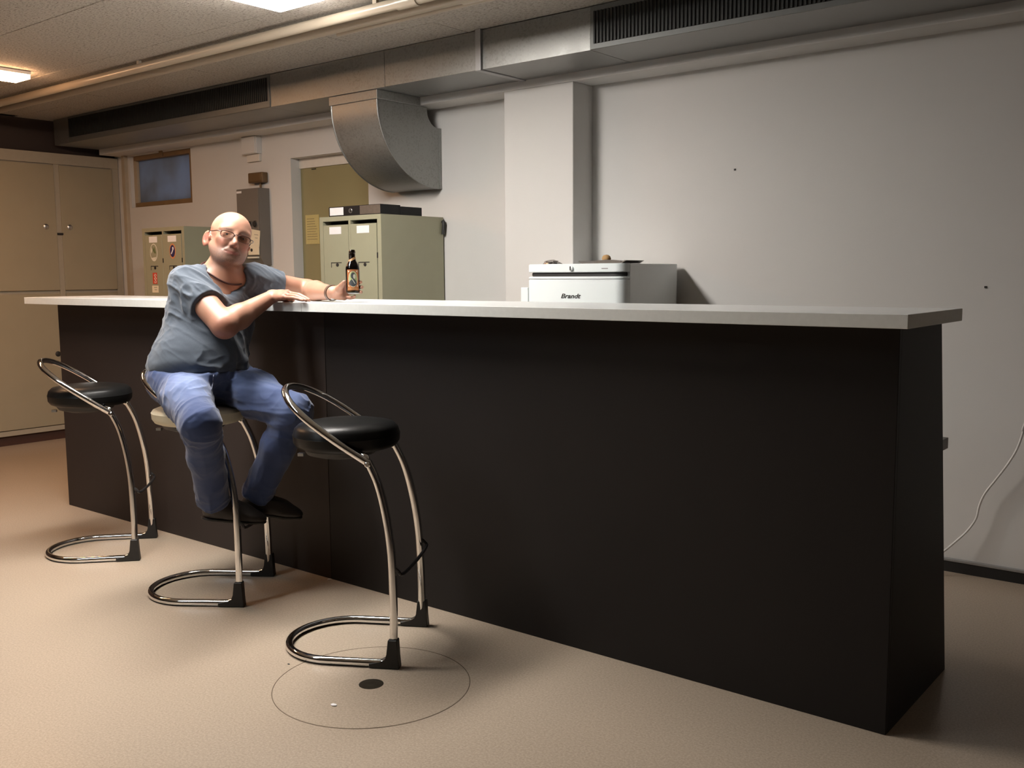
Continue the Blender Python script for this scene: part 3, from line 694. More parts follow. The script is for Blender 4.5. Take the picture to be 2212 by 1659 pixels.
# ------------------------------------------------------------------ the man: signed-distance bodies turned into meshes
class Field:
    def __init__(s, lo, hi, h):
        s.h = h; s.o = np.array(lo, np.float32); s.n = np.ceil((np.array(hi)-np.array(lo))/h).astype(int)+1
        s.F = np.full(tuple(s.n), .2, np.float32)
        s.ax = [s.o[i]+h*np.arange(s.n[i], dtype=np.float32) for i in range(3)]
    def sub(s, lo, hi):
        a = np.clip(np.floor((np.array(lo)-s.o)/s.h).astype(int), 0, s.n); b = np.clip(np.ceil((np.array(hi)-s.o)/s.h).astype(int)+1, 0, s.n)
        sl = tuple(slice(a[i], b[i]) for i in range(3))
        X, Y, Z = np.meshgrid(*(s.ax[i][sl[i]] for i in range(3)), indexing='ij', sparse=True)
        return sl, X, Y, Z
    def blend(s, sl, d, k, sub=False):
        A = s.F[sl]
        if sub:
            d = -d; h = np.maximum(k-np.abs(A-d), 0)/max(k, 1e-6); s.F[sl] = np.maximum(A, d)+h*h*k*.25
        else:
            h = np.maximum(k-np.abs(A-d), 0)/max(k, 1e-6); s.F[sl] = np.minimum(A, d)-h*h*k*.25
    def cap(s, a, b, ra, rb, k=.02, sub=False, flat=None, f=1.0, m=.03):
        a = np.array(a, np.float32); b = np.array(b, np.float32); R = max(ra, rb)/min(f, 1)*max(1, f)+k+m
        sl, X, Y, Z = s.sub(np.minimum(a, b)-R, np.maximum(a, b)+R)
        ab = b-a; L = float(ab@ab)+1e-12
        t = np.clip(((X-a[0])*ab[0]+(Y-a[1])*ab[1]+(Z-a[2])*ab[2])/L, 0, 1)
        ox = X-a[0]-t*ab[0]; oy = Y-a[1]-t*ab[1]; oz = Z-a[2]-t*ab[2]
        q = ox*ox+oy*oy+oz*oz
        if flat is not None:
            fl = np.array(flat, float); fl /= np.linalg.norm(fl); c = ox*fl[0]+oy*fl[1]+oz*fl[2]
            q = q+c*c*(1/f**2-1)
        s.blend(sl, (np.sqrt(q)-(ra+(rb-ra)*t))*(f if f < 1 else 1), k, sub)
    def ell(s, c, r, axes, k=.02, sub=False, m=.03):
        c = np.array(c, float); R = max(r)+k+m
        sl, X, Y, Z = s.sub(c-R, c+R)
        k0 = 0; k1 = 0
        for ax, ri in zip(axes, r):
            p = (X-c[0])*ax[0]+(Y-c[1])*ax[1]+(Z-c[2])*ax[2]
            k0 = k0+(p/ri)**2; k1 = k1+(p/ri**2)**2
        k0 = np.sqrt(k0); k1 = np.sqrt(k1)+1e-9
        s.blend(sl, k0*(k0-1)/k1, k, sub)
    def cut(s, p, n, k=.004):
        """remove the half space on the +n side of p"""
        n = np.array(n, float); n /= np.linalg.norm(n)
        X, Y, Z = np.meshgrid(*s.ax, indexing='ij', sparse=True)
        d = (X-p[0])*n[0]+(Y-p[1])*n[1]+(Z-p[2])*n[2]
        h = np.maximum(k-np.abs(s.F-d), 0)/k; s.F = (np.maximum(s.F, d)+h*h*k*.25).astype(np.float32)
    def cut_local(s, p, n, R, k=.004):
        """same, only within a ball of radius R about p"""
        p = np.array(p, float); n = np.array(n, float); n /= np.linalg.norm(n)
        sl, X, Y, Z = s.sub(p-R, p+R)
        d = (X-p[0])*n[0]+(Y-p[1])*n[1]+(Z-p[2])*n[2]
        rr = np.sqrt((X-p[0])**2+(Y-p[1])**2+(Z-p[2])**2)-R
        d = np.minimum(d, -rr)
        A = s.F[sl]; h = np.maximum(k-np.abs(A-d), 0)/k; s.F[sl] = np.maximum(A, d)+h*h*k*.25
    def mesh(s):
        F = s.F; neg = F < 0
        c = np.zeros(tuple(s.n-1), np.uint8)
        N = s.n-1
        for i in (0, 1):
            for j in (0, 1):
                for k in (0, 1): c += neg[i:i+N[0], j:j+N[1], k:k+N[2]]
        act = (c > 0) & (c < 8); idx = np.argwhere(act)
        ids = np.full(tuple(N), -1, np.int32); ids[act] = np.arange(len(idx))
        cor = np.array([(i, j, k) for i in (0, 1) for j in (0, 1) for k in (0, 1)])
        V = np.stack([F[idx[:, 0]+q[0], idx[:, 1]+q[1], idx[:, 2]+q[2]] for q in cor], 1)
        acc = np.zeros((len(idx), 3)); cnt = np.zeros(len(idx))
        for a in range(8):
            for b in range(a+1, 8):
                if np.abs(cor[a]-cor[b]).sum() != 1: continue
                x = (V[:, a] < 0) != (V[:, b] < 0)
                t = V[x, a]/(V[x, a]-V[x, b])
                acc[x] += cor[a]+t[:, None]*(cor[b]-cor[a]); cnt[x] += 1
        P = (idx+acc/cnt[:, None])*s.h+s.o
        Q = []
        for ax in range(3):
            u, w = (ax+1) % 3, (ax+2) % 3
            s0 = [slice(None)]*3; s1 = [slice(None)]*3; s0[ax] = slice(0, -1); s1[ax] = slice(1, None)
            x = neg[tuple(s0)] != neg[tuple(s1)]
            e = np.argwhere(x); fl = neg[tuple(s0)][x]
            ok = (e[:, u] > 0) & (e[:, w] > 0) & (e[:, u] < N[u]) & (e[:, w] < N[w]); e = e[ok]; fl = fl[ok]
            def g(du, dw):
                z = e.copy(); z[:, u] += du; z[:, w] += dw; return ids[z[:, 0], z[:, 1], z[:, 2]]
            q = np.stack([g(-1, -1), g(0, -1), g(0, 0), g(-1, 0)], 1)
            q[~fl] = q[~fl][:, ::-1]
            Q.append(q)
        return P, np.concatenate(Q)
def vnormals(P, Q):
    n = np.cross(P[Q[:, 2]]-P[Q[:, 0]], P[Q[:, 3]]-P[Q[:, 1]]); N = np.zeros_like(P)
    for i in range(4):
        for a in range(3): N[:, a] += np.bincount(Q[:, i], n[:, a], len(P))
    return N/(np.linalg.norm(N, axis=1)[:, None]+1e-12)
def vnoise(p, seed=0):
    i = np.floor(p).astype(np.int64); f = p-i; f = f*f*(3-2*f); out = 0
    def hsh(x, y, z):
        h = (x*374761393+y*668265263+z*2147483647+seed*1442695041) & 0xffffffff
        h = ((h ^ (h >> 13))*1274126177) & 0xffffffff
        return ((h ^ (h >> 16)) & 0xffff)/65535.0
    for dx in (0, 1):
        for dy in (0, 1):
            for dz in (0, 1):
                w = np.where(dx, f[:, 0], 1-f[:, 0])*np.where(dy, f[:, 1], 1-f[:, 1])*np.where(dz, f[:, 2], 1-f[:, 2])
                out = out+w*hsh(i[:, 0]+dx, i[:, 1]+dy, i[:, 2]+dz)
    return out
def folds(P, along, fa, fc, seed=0, warp=.6):
    """ridged noise stretched along a direction"""
    a = np.array(along, float); a /= np.linalg.norm(a)
    o = np.array((.3, .5, .8)); u = np.cross(a, o); u /= np.linalg.norm(u); v = np.cross(a, u)
    q = np.stack([P@a*fa, P@u*fc, P@v*fc], 1)
    q[:, 1:] += warp*(vnoise(P*5, seed+5)-.5)[:, None]*1.6
    r = 1-np.abs(2*vnoise(q, seed)-1)
    q2 = q*1.9+7.3; r2 = 1-np.abs(2*vnoise(q2, seed+1)-1)
    return (r**3)*.85+(r2**2.4)*.30-.28
def ball(P, c, R): return np.exp(-(((P-np.array(c))**2).sum(1))/(R*R))
def body_obj(name, P, Q, mat, parent, attrs=None):
    me = bpy.data.meshes.new(name); me.vertices.add(len(P)); me.vertices.foreach_set('co', P.astype(np.float32).ravel())
    me.loops.add(Q.size); me.loops.foreach_set('vertex_index', Q.astype(np.int32).ravel())
    me.polygons.add(len(Q)); me.polygons.foreach_set('loop_start', np.arange(0, Q.size, 4, dtype=np.int32))
    me.polygons.foreach_set('loop_total', np.full(len(Q), 4, np.int32)) if False else None
    me.polygons.foreach_set('use_smooth', np.ones(len(Q), bool))
    me.update(calc_edges=True); me.validate()
    for k, v in (attrs or {}).items():
        at = me.attributes.new(k, 'FLOAT', 'POINT'); at.data.foreach_set('value', v.astype(np.float32))
    me.materials.append(mat)
    return finish(bpy.data.objects.new(name, me), parent)
def relax(P, Q, n, lam=.5):
    for _ in range(n):
        A = np.zeros_like(P); c = np.zeros(len(P))
        for i in range(4):
            a, b = Q[:, i], Q[:, (i+1) % 4]
            for x in range(3): A[:, x] += np.bincount(a, P[b, x], len(P))+np.bincount(b, P[a, x], len(P))
            c += np.bincount(a, minlength=len(P))+np.bincount(b, minlength=len(P))
        P = P+lam*(A/np.maximum(c, 1)[:, None]-P)
    return P
def V3(*a): return np.array(a, float)
def unit(v): return v/np.linalg.norm(v)

J = dict(pelvis=V3(-2.592, -.400, .865), hipR=V3(-2.600, -.485, .858), hipL=V3(-2.590, -.315, .855),
    kneeR=V3(-2.221, -.636, .742), kneeL=V3(-2.186, -.246, .745), ankR=V3(-2.398, -.477, .408), ankL=V3(-2.400, -.274, .392),
    waist=V3(-2.603, -.384, .950), chest=V3(-2.612, -.314, 1.103), upch=V3(-2.612, -.277, 1.204),
    neckb=V3(-2.601, -.262, 1.275), neckt=V3(-2.580, -.250, 1.343),
    shR=V3(-2.622, -.402, 1.236), shL=V3(-2.565, -.130, 1.240), elR=V3(-2.392, -.402, 1.078), wrR=V3(-2.4206, -.1514, 1.1835),
    elL=V3(-2.485, .085, 1.205), wrL=V3(-2.222, -.003, 1.196))
RF = [[(-2.3332, -.1646, 1.1818), (-2.2844, -.1579, 1.1802), (-2.2521, -.1521, 1.175), (-2.231, -.1491, 1.1700)],
      [(-2.3413, -.1441, 1.1904), (-2.2853, -.1386, 1.1852), (-2.2543, -.1343, 1.1763), (-2.233, -.1314, 1.1695)],
      [(-2.3562, -.1228, 1.1972), (-2.2971, -.1151, 1.1901), (-2.2658, -.1108, 1.1793), (-2.2443, -.1081, 1.1695)],
      [(-2.378, -.1078, 1.1986), (-2.3225, -.0968, 1.1895), (-2.2925, -.0936, 1.1787), (-2.2724, -.0918, 1.1696)]]
RT = [(-2.4276, -.1184, 1.1779), (-2.405, -.0944, 1.1739), (-2.3761, -.0849, 1.1700)]
LF = [[(-2.1687, .0126, 1.2252), (-2.1449, .0333, 1.236), (-2.1114, .0349, 1.2397), (-2.0790, .0159, 1.239)],
      [(-2.171, .0215, 1.2104), (-2.1446, .0373, 1.2176), (-2.1058, .0365, 1.2195), (-2.073, .0164, 1.219)],
      [(-2.1714, .0188, 1.1938), (-2.1406, .0303, 1.1985), (-2.103, .0305, 1.2005), (-2.0725, .0110, 1.2000)],
      [(-2.1672, .0072, 1.1793), (-2.1391, .0121, 1.1765), (-2.1116, .0060, 1.1790), (-2.0930, -.0050, 1.1850)]]
LT = [(-2.1929, -.0108, 1.1979), (-2.1574, -.0287, 1.211), (-2.1352, -.0345, 1.226), (-2.1213, -.0325, 1.2390)]
FW = unit(V3(.97, -.24, 0)); LE = V3(.24, .97, 0); LE = unit(LE); UP = V3(0, 0, 1)
SP = unit(J['neckb']-J['pelvis']); R_ = V3(.78, .626, -.007); U_ = V3(-.064, .092, .994)
TF = unit(FW-SP*(FW@SP)); TL = np.cross(SP, TF)
# head frame: turned a little to the right of the viewer, tilted to his left
Hf = unit(V3(.9295, -.358, .075)); Hu = unit(V3(.14, .251, .96)); Hu = unit(Hu-Hf*(Hu@Hf)); Hl = np.cross(Hu, Hf)
HC = V3(-2.5683, -.2347, 1.4187)
def H(f, l, u): return HC+Hf*f+Hl*l+Hu*u

# --- skin body: one continuous figure
B = Field((-2.86, -.78, .29), (-2.03, .20, 1.56), .0038)
B.ell(J['pelvis']+V3(0, 0, .015), (.115, .155, .10), (TF, TL, SP), .03)
B.ell(J['waist']+TF*.01, (.115, .145, .13), (TF, TL, SP), .06)
B.ell(J['chest'], (.110, .150, .15), (TF, TL, SP), .06)
B.cap(J['shR'], J['shL'], .050, .050, .06); B.cap(J['upch']+TF*.03, J['chest']+TF*.04, .06, .07, .05)
B.cap(J['neckb']-SP*.02, J['shR'], .050, .045, .05); B.cap(J['neckb']-SP*.02, J['shL'], .050, .045, .05)
B.cap(J['neckb'], J['neckt'], .062, .058, .04); B.cap(J['neckb']+TF*.025-SP*.02, H(.03, 0, -.085), .048, .040, .04)
for s in 'RL':
    B.cap(J['hip'+s], J['knee'+s], .078, .055, .03); B.cap(J['knee'+s], J['ank'+s], .052, .034, .02)
# arms
B.cap(J['shR'], J['elR'], .056, .049, .03); fm = J['elR']*.70+J['wrR']*.30
B.cap(J['elR'], fm, .046, .047, .02); B.cap(fm, J['wrR'], .047, .026, .02)
B.cap(J['shL'], J['elL'], .055, .043, .03); fm = J['elL']*.66+J['wrL']*.34
B.cap(J['elL'], fm, .040, .040, .02); B.cap(fm, J['wrL'], .040, .027, .02)
# hands
def hand(Wr, F, T, rads, flat):
    kn = [np.array(f[0]) for f in F]
    for a in kn:
        B.cap(Wr, a, .020, .0125, .012)
    for a, b in zip(kn, kn[1:]): B.cap(Wr*.35+a*.65, Wr*.35+b*.65, .0145, .0145, .010); B.cap(a, b, .0105, .0105, .006)
    for f, r in zip(F, rads):
        for i in range(3): B.cap(f[i], f[i+1], r*(1-.07*i), r*(1-.07*(i+1)), .0025)
    for i in range(len(T)-1): B.cap(T[i], T[i+1], (.0150, .0115, .0102)[i], (.0115, .0105, .0090)[i], .006 if i else .012)
    B.cap(Wr*.5+kn[3]*.5, T[1], .013, .011, .015)
hand(J['wrR'], RF, RT, (.0078, .0088, .0092, .0088), None)
hand(J['wrL'], LF, LT, (.0088, .0090, .0086, .0078), None)
BB0, BB1 = V3(-2.1068, -.0002, 1.1946), V3(-2.1214, .0127, 1.3653); BU = unit(BB1-BB0)
B.cap(BB0+BU*.028, BB1, .0277, .0277, .001, True)
B.cut_local(V3(-2.587, -.407, .765), V3(0, 0, -1), .20, .01)
# head
AX = (Hf, Hl, Hu)
B.ell(H(-.010, 0, .026), (.098, .079, .080), AX, .01)
B.ell(H(.026, 0, -.030), (.070, .064, .085), AX, .025)
B.ell(H(.036, 0, -.072), (.056, .054, .042), AX, .02); B.cap(H(.074, -.010, -.098), H(.074, .010, -.098), .018, .018, .02)
for s in (-1, 1):
    B.cap(H(.008, s*.058, -.052), H(.058, s*.030, -.090), .016, .017, .03)
    B.cap(H(.070, s*.018, .021), H(.062, s*.050, .017), .015, .012, .015)            # brow
    B.cap(H(.060, s*.050, -.024), H(.068, s*.036, -.036), .013, .014, .02)          # cheek
    B.ell(H(.094, s*.032, -.001), (.013, .018, .012), AX, .012, True)                # eye socket
    B.cap(H(.076, s*.019, -.004), H(.074, s*.046, -.005), .0075, .0075, .004)        # closed-in lid body
    B.cap(H(.0835, s*.019, .0038), H(.0795, s*.047, .0018), .0046, .0040, .005)        # upper lid
    B.cap(H(.0825, s*.020, -.0098), H(.0785, s*.045, -.0098), .0044, .0040, .006)
    B.cap(H(.095, s*.017, -.042), H(.086, s*.036, -.062), .004, .003, .008, True)    # fold beside the mouth
B.cap(H(.086, 0, .006), H(.104, 0, -.034), .0078, .0088, .012); B.cap(H(.103, 0, -.034), H(.105, 0, -.038), .0098, .0098, .008)
for s in (-1, 1):
    B.ell(H(.092, s*.0120, -.043), (.011, .0065, .0075), AX, .006); B.ell(H(.099, s*.0070, -.0515), (.005, .0032, .0035), AX, .003, True)
B.ell(H(.081, 0, -.070), (.012, .030, .018), AX, .015)
for s in (-1, 1):
    B.cap(H(.0955, 0, -.0670), H(.0925, s*.014, -.0672), .0042, .0036, .003); B.cap(H(.0925, s*.014, -.0672), H(.0840, s*.027, -.0690), .0036, .0022, .003)
    B.cap(H(.0940, 0, -.0768), H(.0910, s*.012, -.0760), .0050, .0042, .003); B.cap(H(.0910, s*.012, -.0760), H(.0835, s*.025, -.0718), .0042, .0022, .003)
for s in (-1, 1):
    B.cap(H(.1010, 0, -.0718), H(.0975, s*.014, -.0714), .0022, .0022, .002, True); B.cap(H(.0975, s*.014, -.0714), H(.0890, s*.030, -.0694), .0022, .0020, .002, True)
B.cap(H(.102, -.012, -.0885), H(.102, .012, -.0885), .004, .004, .008, True)
for s in (-1, 1):
    e = Euler((0, 0, 0)); ea = unit(Hf*.55+Hl*s*.80); eb2 = np.cross(Hu, ea)
    ca, sa = (.84, .54) if s < 0 else (.97, .24)
    e1, e2 = unit(Hl*s*ca+Hf*sa), unit(Hf*ca-Hl*s*sa)
    ec = H(-.016, s*(.086 if s < 0 else .079), -.026)
    B.ell(ec, (.0075, .0215, .034), (e1, e2, Hu), .006)
    B.ell(ec+e1*.0080+e2*.002+Hu*.004, (.0085, .0135, .0230), (e1, e2, Hu), .003, True)
    B.ell(ec+e1*.000-e2*.002+Hu*.006, (.004, .0040, .013), (e1, e2, Hu), .004)
    B.cap(H(.006, s*.079, -.026), H(.006, s*.080, -.018), .006, .006, .006)
P, Q = B.mesh(); P = relax(P, Q, 1, .4)
hl = P-HC; hf_, hl_, hu_ = hl@Hf, hl@Hl, hl@Hu
inhead = np.linalg.norm(hl, axis=1) < .17
stub = inhead*np.clip((-.040-hu_+.25*np.clip(hf_-.06, 0, .1))/.02, 0, 1)*np.clip((hf_+.0)/.03, 0, 1)*np.clip((hu_+.150)/.04, 0, 1)
stub *= 1-.9*np.exp(-((hl_/.010)**2+((hu_+.047)/.012)**2)); chk = np.exp(-(((np.abs(hl_)-.045)/.018)**2+((hu_+.040)/.022)**2)); stub *= 1-.8*chk
brow = inhead*np.exp(-(((np.abs(hl_)-.034)/.018)**4+((hu_-.0175)/.0045)**2))*(hf_ > .05)
stub = np.clip(np.maximum(stub, brow*1.1), 0, 1)
concha_shade = np.exp(-(((P-(H(-.016, -.086, -.026)+Hl*-.006+Hf*.003))**2).sum(1))/(.013**2))  # ear hollow, darkened through the red mask as painted shade
red = inhead*(.9*concha_shade+.55*chk*(hf_ > .03)+.6*np.exp(-((hl_/.013)**2+((hu_+.040)/.013)**2))*(hf_ > .08)+.45*(np.abs(hl_) > .077)*(hu_ < .02))
for f in RF: red = red+.35*ball(P, f[0], .02)
red = red+.45*ball(P, J['elR']+V3(.02, -.02, -.02), .05)+.3*ball(P, LF[1][0], .04)
lip = .85*inhead*np.exp(-((hl_/.026)**4+((hu_+.0720)/.0078)**4))*(hf_ > .070)
man = empty('person', (-2.5865, -.407, .780)); tag(man, 'bald person in blue-grey t-shirt and jeans, seated at the bar holding a bottle', 'person')
MO = np.array(man.location)
body = body_obj('body', P-MO, Q, M['skin'], man, dict(stubble=stub, red=np.clip(red, 0, .8), lip=np.clip(lip, 0, .8)))

# eyes, spectacles
for s in (-1, 1):
    bm = bmesh.new(); bmesh.ops.create_uvsphere(bm, u_segments=20, v_segments=12, radius=.0115)
    e = mesh_obj('eye', bm, M['eye'], man, True); c = H(.0735, s*.0325, -.003); e.location = c-MO
    gaze = unit(V3(.81, -2.64, 1.268)-c)
    ir = lathe('iris', [(.0052, .0100), (.0052, .0104), (.0035, .0117), (.0008, .0119)], M['iris'], e, 16, (0, 0, 0), gaze)
gl = empty('glasses', man.location); gl.parent = man; gl.location = (0, 0, 0)
def G(f, l, u): return Vector(H(f, l, u)-MO)
def gpt(s, t):
    l = s*(.034+.0255*math.copysign(abs(math.cos(t))**.6, math.cos(t))); u = -.0075+.0135*math.copysign(abs(math.sin(t))**.6, math.sin(t))
    return G(.098-.22*max(abs(l)-.02, 0), l, u)
for s in (-1, 1):
    rim = [gpt(s, t) for t in np.linspace(0, 2*math.pi, 33)[:-1]]
    bm = bmesh.new(); add_tube(bm, [gpt(s, t) for t in np.linspace(-.1, math.pi+.1, 20)], .0019, 6); mesh_obj('brow_rim', bm, M['frame'], gl, True)
    bm = bmesh.new(); add_tube(bm, rim, .0006, 6, True); mesh_obj('wire_rim', bm, M['frame'], gl, True)
    bm = bmesh.new(); f0 = [bm.verts.new(v) for v in rim]; g0 = [bm.verts.new(v+Vector(Hf)*.001) for v in rim]; n = len(rim)
    bm.faces.new(f0); bm.faces.new(g0[::-1])
    for i in range(n): bm.faces.new((f0[i], f0[(i+1) % n], g0[(i+1) % n], g0[i]))
    mesh_obj('lens', bm, M['lens'], gl)
    tube('temple', smooth_path([G(.089, s*.0605, .000), G(.075, s*.074, .000), G(.040, s*.0815, .000), (G(.0, s*.0845, .003)), G(-.020, s*.084, -.008)], 4), .0019, M['frame'], gl, 6)
tube('bridge', smooth_path([G(.099, -.0095, -.003), G(.1025, 0, .001), G(.099, .0095, -.003)], 4), .0013, M['frame'], gl, 6)

# --- t-shirt
SB = ((-2.88, -.66, .78), (-2.36, .10, 1.36), .0038)
S = Field(*SB); S2 = Field(*SB)
S.ell(J['pelvis']+V3(0, 0, .03)-R_*-.006, (.148, .186, .13), (TF, TL, SP), .03)
S.ell(J['waist']+TF*.022+TL*.012, (.150, .166, .15), (TF, TL, SP), .08)
S.ell(J['chest']+TF*.005, (.137, .176, .17), (TF, TL, SP), .07)
S.cap(J['shR']+SP*.002, J['shL']+SP*.002, .052, .058, .06)
S.cap(J['neckb']-SP*.03, J['shR'], .060, .050, .05); S.cap(J['neckb']-SP*.03, J['shL'], .060, .056, .05)
eR = J['shR']*.36+J['elR']*.64; eL = J['shL']*.42+J['elL']*.58
S2.cap(J['shR'], eR, .062, .070, .001); S2.cap(J['shL'], eL+V3(0,0,.004), .066, .059, .001)
S2.cut_local(J['shR']*.47+J['elR']*.53, unit(J['elR']-J['shR'])+U_*.10, .125, .003)
S2.cut_local(J['shL']*.50+J['elL']*.50, J['elL']-J['shL'], .12, .003)
h_ = np.maximum(.035-np.abs(S.F-S2.F), 0)/.035; S.F = (np.minimum(S.F, S2.F)-h_*h_*.035*.25).astype(np.float32)
# neckline scoop
NB = J['neckb']
S.ell(NB+TF*.055-SP*.012, (.070, .084, .058), (unit(TF*.8-SP*.6), TL, unit(SP*.8+TF*.6)), .006, True)
S.ell(NB+SP*.045, (.10, .088, .045), (TF, TL, SP), .006, True)
S.ell(NB+TF*.105-SP*.045, (.05, .052, .050), (TF, TL, SP), .02, True)
S.cut(V3(-2.59, -.40, .846), V3(.30, -.05, -1), .004)
P, Q = S.mesh(); N = vnormals(P, Q)
d = np.zeros(len(P))
wsl = np.clip(ball(P, J['shR']*.6+J['elR']*.4, .15)*1.3, 0, 1)
d += wsl*  .0180*folds(P, R_*.85-U_*.55, 2.0, 32, 1, .5)
wl = np.clip(ball(P, J['shL']*.6+J['elL']*.4+V3(0, -.03, 0), .15)*1.2, 0, 1)*(1-wsl)
hemL = np.clip((J['shL']*.50+J['elL']*.50-P)@unit(J['elL']-J['shL'])/.03, .15, 1); hemR = np.clip((J['shR']*.47+J['elR']*.53-P)@unit(J['elR']-J['shR'])/.03, .25, 1)
d *= 1-wsl*(1-hemR)
d += hemL*wl*.0120*folds(P, R_*.80-U_*.45, 2.0, 30, 4, .5)
wt = (1-wsl)*(1-wl)
low = np.clip((1.02-P[:, 2])/.10, 0, 1)
d += wt*low*.0150*folds(P, R_*.95+U_*.22, 2.2, 22, 7, .6)
d += wt*(1-low)*.0100*folds(P, R_*.60-U_*.70, 2.0, 17, 11, .6)
hd = (P[:, 2]-.846)-.30*(P[:, 0]+2.59)+.05*(P[:, 1]+.40); hem = np.clip(hd/.03, 0, 1); d *= .35+.65*hem
d += .0035*np.exp(-((hd-.012)/.010)**2)
P = P+N*d[:, None]
P = relax(P, Q, 1, .4)
body_obj('t_shirt', P-MO, Q, M['shirt'], man)
# --- jeans
K = Field((-2.82, -.76, .36), (-2.08, -.10, 1.0), .0040)
K.ell(J['pelvis']+V3(0, 0, .000), (.130, .172, .100), (TF, TL, UP), .03)
K.ell(J['pelvis']+V3(0, 0, .035), (.128, .165, .085), (TF, TL, UP), .04)
K.ell(J['pelvis']+TF*.105+V3(0, 0, .022), (.075, .100, .064), (TF, TL, UP), .05)
for s in 'RL':
    mid = J['hip'+s]*.5+J['knee'+s]*.5
    K.cap(J['hip'+s], mid+V3(0, 0, .004), .093, .083, .05); K.cap(mid+V3(0, 0, .004), J['knee'+s], .083, .068, .03)
    a, k_ = J['ank'+s], J['knee'+s]; dn = unit(a-k_); sm_ = k_*.6+a*.4
    K.cap(k_, sm_-FW*.006, .066, .064, .03); K.cap(sm_-FW*.006, a+dn*.06, .064, .060, .03)
    K.cut_local(a+dn*(.006 if s == 'R' else .004), dn, .115, .004)
K.cut_local(V3(-2.587, -.407, .7565), V3(0, 0, -1), .20, .015)
K.cut(V3(-2.59, -.40, .905), V3(.05, 0, 1), .004)
P, Q = K.mesh(); N = vnormals(P, Q)
d = np.zeros(len(P))
tR = J['kneeR']-J['hipR']; tL = J['kneeL']-J['hipL']
wR = np.clip(ball(P, J['hipR']*.55+J['kneeR']*.45, .20), 0, 1); wL = np.clip(ball(P, J['hipL']*.55+J['kneeL']*.45, .20), 0, 1)
tot = wR+wL+1e-3; wL = wL*(1-ball(P, J['kneeL'], .095)); wR = wR*(1-.7*ball(P, J['kneeR'], .08))
leg = np.clip((.70-P[:, 2])/.05, 0, 1)
d += (1-leg)*(wL/tot)*.0170*folds(P, tL+U_*.12, 2.6, 27, 21, .5)
d += (1-leg)*(wR/tot)*.0095*folds(P, np.cross(tR, UP)+tR*.5, 3, 24, 25, .5)
for s, sd in (('R', 31), ('L', 35)):
    kb = ball(P, J['knee'+s]+(J['ank'+s]-J['knee'+s])*.18, .085); d += kb*(.0120 if s == 'R' else .0045)*folds(P, np.cross(J['ank'+s]-J['knee'+s], FW)+(J['ank'+s]-J['knee'+s])*.2, 5, 26, sd, .8)
    ab_ = ball(P, J['ank'+s]-unit(J['ank'+s]-J['knee'+s])*.03, .07); d += ab_*.0120*folds(P, np.cross(J['ank'+s]-J['knee'+s], FW), 5, 30, sd+1, .8)
d += leg*.0075*folds(P, J['ankR']-J['kneeR'], 4, 14, 41, .9)
P = P+N*d[:, None]; P = relax(P, Q, 1, .35)
fade = np.clip(1.0*ball(P, J['hipR']*.42+J['kneeR']*.58+V3(0, 0, .06), .115)+.55*ball(P, J['hipL']*.45+J['kneeL']*.55+V3(0, 0, .07), .10)+.35*ball(P, J['kneeL']+V3(.03, -.03, .03), .06)+.18*ball(P, J['kneeR']*.6+J['ankR']*.4+V3(.05, -.05, 0), .10), 0, 1)
fade *= .55+.45*vnoise(P*40, 3)
jeans = body_obj('jeans', P-MO, Q, M['jeans'], man, dict(fade=fade*.8))
# fly stitching and side pocket seam follow the cloth surface
def surf(p, direc, pts=P):
    p = np.array(p); t = (pts-p)@direc; off = pts-p-t[:, None]*direc; dd = (off**2).sum(1)
    c = np.where(dd < .007**2)[0]
    i = c[np.argmax(t[c])] if len(c) else np.argmin(dd)
    return Vector(pts[i]+direc*.0025-MO)
vw = unit(V3(.81, -2.64, 1.268)-J['pelvis'])
cr = J['pelvis']+TF*.08+R_*.018
fl = [surf(cr+SP*z+R_*q, vw) for z, q in ((.035, .015), (.015, .018), (-.005, .022), (-.025, .024), (-.045, .022))]
tube('fly_seam', smooth_path(fl, 3), .0022, M['seam'], jeans, 6)
# --- shoes
SH = {'R': ((-2.424, -.448), (-2.335, -.318), .318), 'L': ((-2.412, -.277), (-2.288, -.165), .312)}
for s in 'RL':
    (hx, hy), (tx, ty), z0 = SH[s]; hp = V3(hx, hy, z0+.012); tp = V3(tx, ty, z0-.012)
    ds = unit(tp-hp); hp = hp-ds*.062; tp = hp+ds*.245; sd = unit(np.cross(UP, ds)); un = np.cross(ds, sd)
    T_ = Field(np.minimum(hp, tp)-.08, np.maximum(hp, tp)+V3(.08, .08, .17), .0035)
    T_.cap(hp+ds*.040+un*.028, hp+ds*.12+un*.026, .036, .037, .02, flat=un, f=.95)
    T_.cap(hp+ds*.12+un*.022, hp+ds*.188+un*.016, .043, .046, .03, flat=un, f=.62)
    T_.cap(hp+ds*.188+un*.014, hp+ds*.220+un*.010, .044, .028, .02, flat=un, f=.62)
    T_.cap(hp+ds*.060+un*.05, J['ank'+s]*.7+hp*.3+ds*.02, .038, .036, .03); T_.cap(hp+ds*.09+un*.055, hp+ds*.16+un*.035, .034, .030, .03)
    T_.cut(hp+un*.004, -un, .003)
    T_.cut(J['ank'+s], J['ank'+s]-hp-ds*.06, .004)
    P2, Q2 = T_.mesh(); sh = body_obj('shoe', relax(P2, Q2, 1, .4)-MO, Q2, M['shoe'], man)
    L_ = Field(np.minimum(hp, tp)-.08, np.maximum(hp, tp)+.08, .0035)
    L_.cap(hp+ds*.040, hp+ds*.18, .038, .048, .01, flat=un, f=.95); L_.cap(hp+ds*.18, hp+ds*.218, .048, .032, .01, flat=un, f=.95)
    L_.cut(hp-un*.006, -un, .002); L_.cut(hp+un*.004, un, .002)
    P2, Q2 = L_.mesh(); body_obj('sole', P2-MO, Q2, M['sole'], sh)
